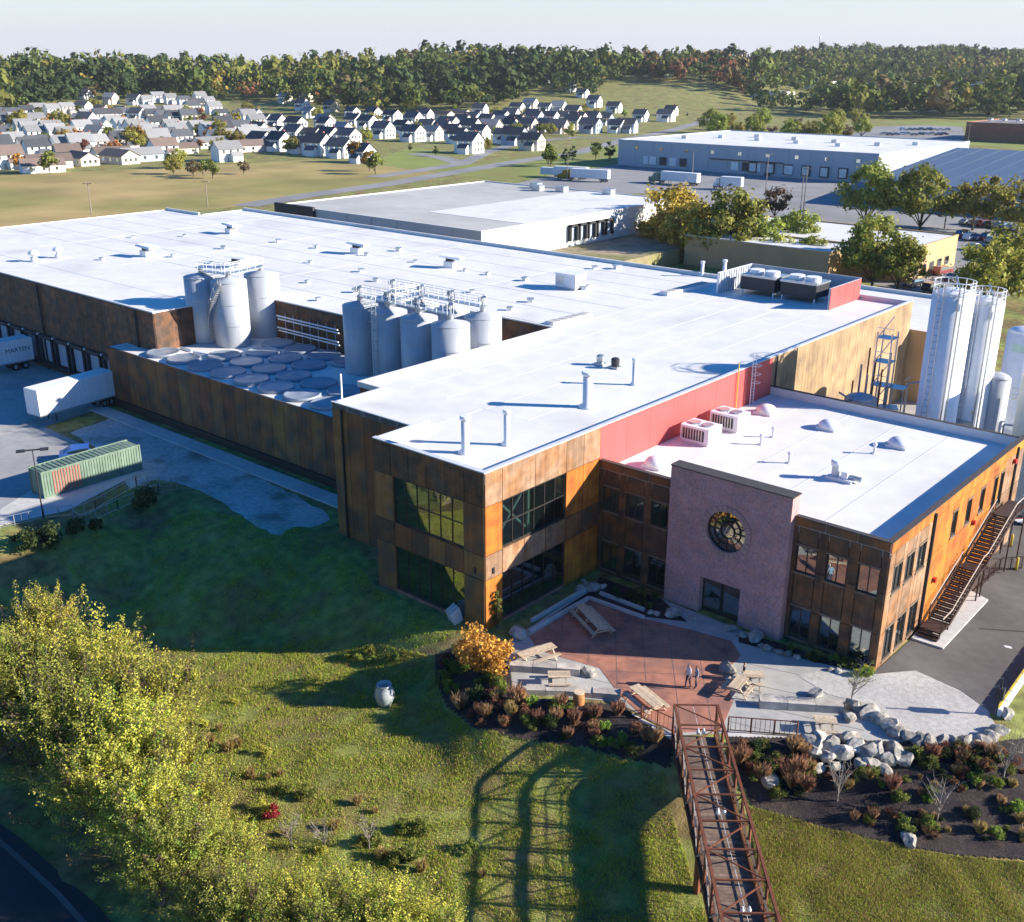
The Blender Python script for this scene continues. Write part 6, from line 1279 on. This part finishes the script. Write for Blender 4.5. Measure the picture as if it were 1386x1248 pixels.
def plant(k, px, py, s, label, group=None): p = on(px, py); SH[k].put((p[0], p[1], p[2]-.03), px*.61, s, label, group)
plant('orange', 655, 912, 1.75, 'large glowing orange shrub at the tower corner bed'); plant('orange', 632, 898, .8, 'smaller orange-brown shrub left of the large orange one')
p = on(673, 850); shp = Proto(tree('columnar_evergreen', 'leaf_green', 3.0, .38, 1600, .07, 77, 'narrow green column conifer against the tower corner', trunk_h=.04, lobes=26, low=-.95)); shp.put((p[0], p[1], 0), 0, 1)
plant('red', 367, 1108, .9, 'single bright red shrub in the brush below the lawn')
rg = np.random.default_rng(21)
drape('mulch_bed', [(588,888),(640,868),(690,905),(698,945),(835,955),(880,985),(912,1008),(905,1040),(800,1012),(700,1000),(640,985),(605,955),(590,920)], .05, 'mulch', .17)
drape('mulch_bed', [(985,998),(1095,1000),(1330,1010),(1400,1000),(1400,1165),(1300,1158),(1200,1140),(1080,1108),(1020,1092),(995,1040)], .05, 'mulch', .17)
def scatter(n, poly, kinds, where, group, sc=(.6, 1.1)):
    out = 0
    while out < n:
        px, py = rg.uniform(min(p[0] for p in poly), max(p[0] for p in poly)), rg.uniform(min(p[1] for p in poly), max(p[1] for p in poly))
        if poly_sd(np.array([px]), np.array([py]), poly)[0] > 0: continue
        k = kinds[out % len(kinds)]; nm = {'orange':'orange shrub','lime':'lime-green shrub','green':'green shrub','rust':'rust-coloured shrub','red':'red shrub','dark':'dark green shrub','tan':'tan ornamental grass tuft','dry':'dry straw grass tuft','yellow':'yellow shrub'}[k]
        plant(k, px, py, rg.uniform(*sc), '%s %s' % (nm, where), group); out += 1
scatter(26, [(592,885),(640,872),(680,905),(690,940),(640,955),(600,940)], ['lime', 'green', 'dark', 'rust', 'lime'], 'in the bed round the large orange shrub', 'planting round the orange shrub')
scatter(16, [(600,940),(700,945),(720,980),(650,985)], ['dry', 'tan', 'rust'], 'in the dark mulch at the lawn edge', 'grasses at the lawn edge')
scatter(40, [(700,950),(835,965),(900,1010),(880,1022),(780,1005),(700,985)], ['tan', 'rust', 'green', 'tan', 'lime', 'dark'], 'in the bed below the left terrace', 'planting below the left terrace', (.55, .95))
scatter(34, [(990,1010),(1090,1012),(1100,1050),(1080,1095),(1020,1085)], ['green', 'rust', 'tan', 'dark', 'tan'], 'between the bridge and the tumbled boulders', 'planting beside the bridge', (.6, 1.0))
scatter(84, [(1110,1050),(1230,1040),(1386,1020),(1386,1150),(1280,1145),(1120,1105)], ['rust', 'dry', 'dark', 'tan', 'green', 'dry', 'lime'], 'scattered over the wide mulch bed', 'planting in the wide mulch bed', (.3, .95))
scatter(24, [(1230,1012),(1330,1015),(1380,1040),(1250,1045)], ['green', 'rust', 'tan', 'dark'], 'under the boulders of the gravel court', 'planting under the gravel court', (.6, 1.0))
scatter(8, [(1135,915),(1180,908),(1175,918),(1140,920)], ['lime', 'yellow'], 'at the entrance block corner', 'planting at the entrance corner', (.5, .8)); scatter(14, [(820,795),(890,812),(880,825),(830,812)], ['dark', 'green'], 'in the shaded facade planter', 'planting in the shaded planter', (.5, .9)); scatter(12, [(1060,878),(1170,905),(1140,903),(1080,890)], ['dark', 'green'], 'under the shaded entrance windows', 'planting under the entrance windows', (.5, .8))
scatter(10, [(850,306),(890,300),(885,318),(850,322)], ['dark', 'green', 'yellow'], 'on the raised bank by the dock doors', 'shrubs on the raised bank', (1.5, 2.5)); scatter(9, [(455,880),(560,880),(560,895),(460,905)], ['lime', 'green'], 'at the shadow edge on the lawn', 'lawn shrubs at the shadow edge', (.5, .8))
scatter(34, [(250,905),(330,960),(420,1060),(520,1100),(640,1140),(660,1190),(400,1160),(300,1080),(240,960)], ['dry', 'green', 'dry', 'yellow'], 'in the rough brush between lawn and wood', 'rough brush below the lawn', (.5, 1.1))
for px, py, s in ((30,745,2.0),(62,742,2.2),(100,720,1.6),(193,685,2.2),(130,715,1.2)): plant('dark', px, py, s, 'dark shrub in shade along the guard rail', 'dark shrubs along the guard rail')
# mown and rough grass: blades too many to count
def grass(name, label, N, poly, hmin, hmax, m, seed, keepout=()):
    rg = np.random.default_rng(seed); P = [on(*p)[:2] for p in poly]; x0, x1 = min(p[0] for p in P), max(p[0] for p in P); y0, y1 = min(p[1] for p in P), max(p[1] for p in P)
    x, y = rg.uniform(x0, x1, N*3), rg.uniform(y0, y1, N*3); cl = np.sin(x*1.3+2*np.sin(y*.7))*np.sin(y*1.1+1.5*np.sin(x*.9)); ok = (poly_sd(x, y, P) <= 0) & (rg.uniform(size=len(x)) < .68+.32*cl)
    for K in keepout: ok &= poly_sd(x, y, [on(*p)[:2] for p in K]) > 0
    x, y, cl = x[ok][:N], y[ok][:N], cl[ok][:N]; n = len(x); z = ground(x, y); a = rg.uniform(0, 6.28, n); w = rg.uniform(.012, .03, n); h = rg.uniform(hmin, hmax, n)*(1+.5*cl); l = rg.uniform(.1, .7, n)*h; b = rg.uniform(0, 6.28, n)
    v = np.stack([np.stack([x-np.cos(a)*w, y-np.sin(a)*w, z-.02], 1), np.stack([x+np.cos(a)*w, y+np.sin(a)*w, z-.02], 1), np.stack([x+np.cos(b)*l, y+np.sin(b)*l, z+h], 1)], 1).reshape(-1, 3)
    o = bpy.data.objects.new(name, npmesh(name, v, np.arange(3*n).reshape(n, 3), m, tri=True)); C.objects.link(o); return tag(o, label, None, None, 'stuff')
LAWN = [(120,880),(460,860),(590,890),(600,960),(640,990),(800,1018),(900,1045),(960,1248),(700,1270),(420,1260),(260,1190),(150,1060),(80,950)]
grass('lawn_grass', 'rough green grass on the sloping lawn', 190000, LAWN, .05, .14, 'blade', 31); grass('dry_grass', 'dry straw grass through the lawn', 80000, LAWN, .06, .2, 'blade_dry', 32)
LAWN2 = [(1015,1092),(1080,1110),(1200,1142),(1300,1160),(1400,1170),(1420,1270),(1040,1270)]
grass('lawn_grass', 'rough green grass beyond the mulch bed', 60000, LAWN2, .05, .15, 'blade', 33); grass('dry_grass', 'dry straw grass beyond the mulch bed', 60000, LAWN2, .06, .18, 'blade_dry', 34); grass('lawn_grass', 'shaded grass on the bank by the tower', 50000, [(260,690),(455,725),(510,798),(640,860),(560,880),(240,885),(120,800),(60,740)], .05, .13, 'blade', 35)
# sunken road in the lower left corner
strip('lane', [(-180,1020),(-60,1120),(40,1220),(130,1330)], 6.0, .06, 'asphalt_dark'); strip('lane_kerb', [(-80,1030),(0,1098),(70,1165),(150,1252),(180,1290)], .3, .12, 'asphalt')  # kerb coloured as dark as asphalt, standing in for the shade of the trees

# ------------------------------------------------------------------ air
hz = bpy.data.materials.new('haze'); hz.use_nodes = True; hn = hz.node_tree.nodes; hn.remove(hn['Principled BSDF'])
pv = hn.new('ShaderNodeVolumePrincipled'); pv.inputs['Color'].default_value = (.86, .92, 1, 1); pv.inputs['Density'].default_value = .000045; pv.inputs['Anisotropy'].default_value = .2
hz.node_tree.links.new(pv.outputs[0], hn['Material Output'].inputs['Volume']); MATS['haze'] = hz
tag(MB().box(-3400, -470, -12, 960, 3400, 150).build('haze', 'haze', None, origin=(-1200, 1400, -12)), kind='stuff')
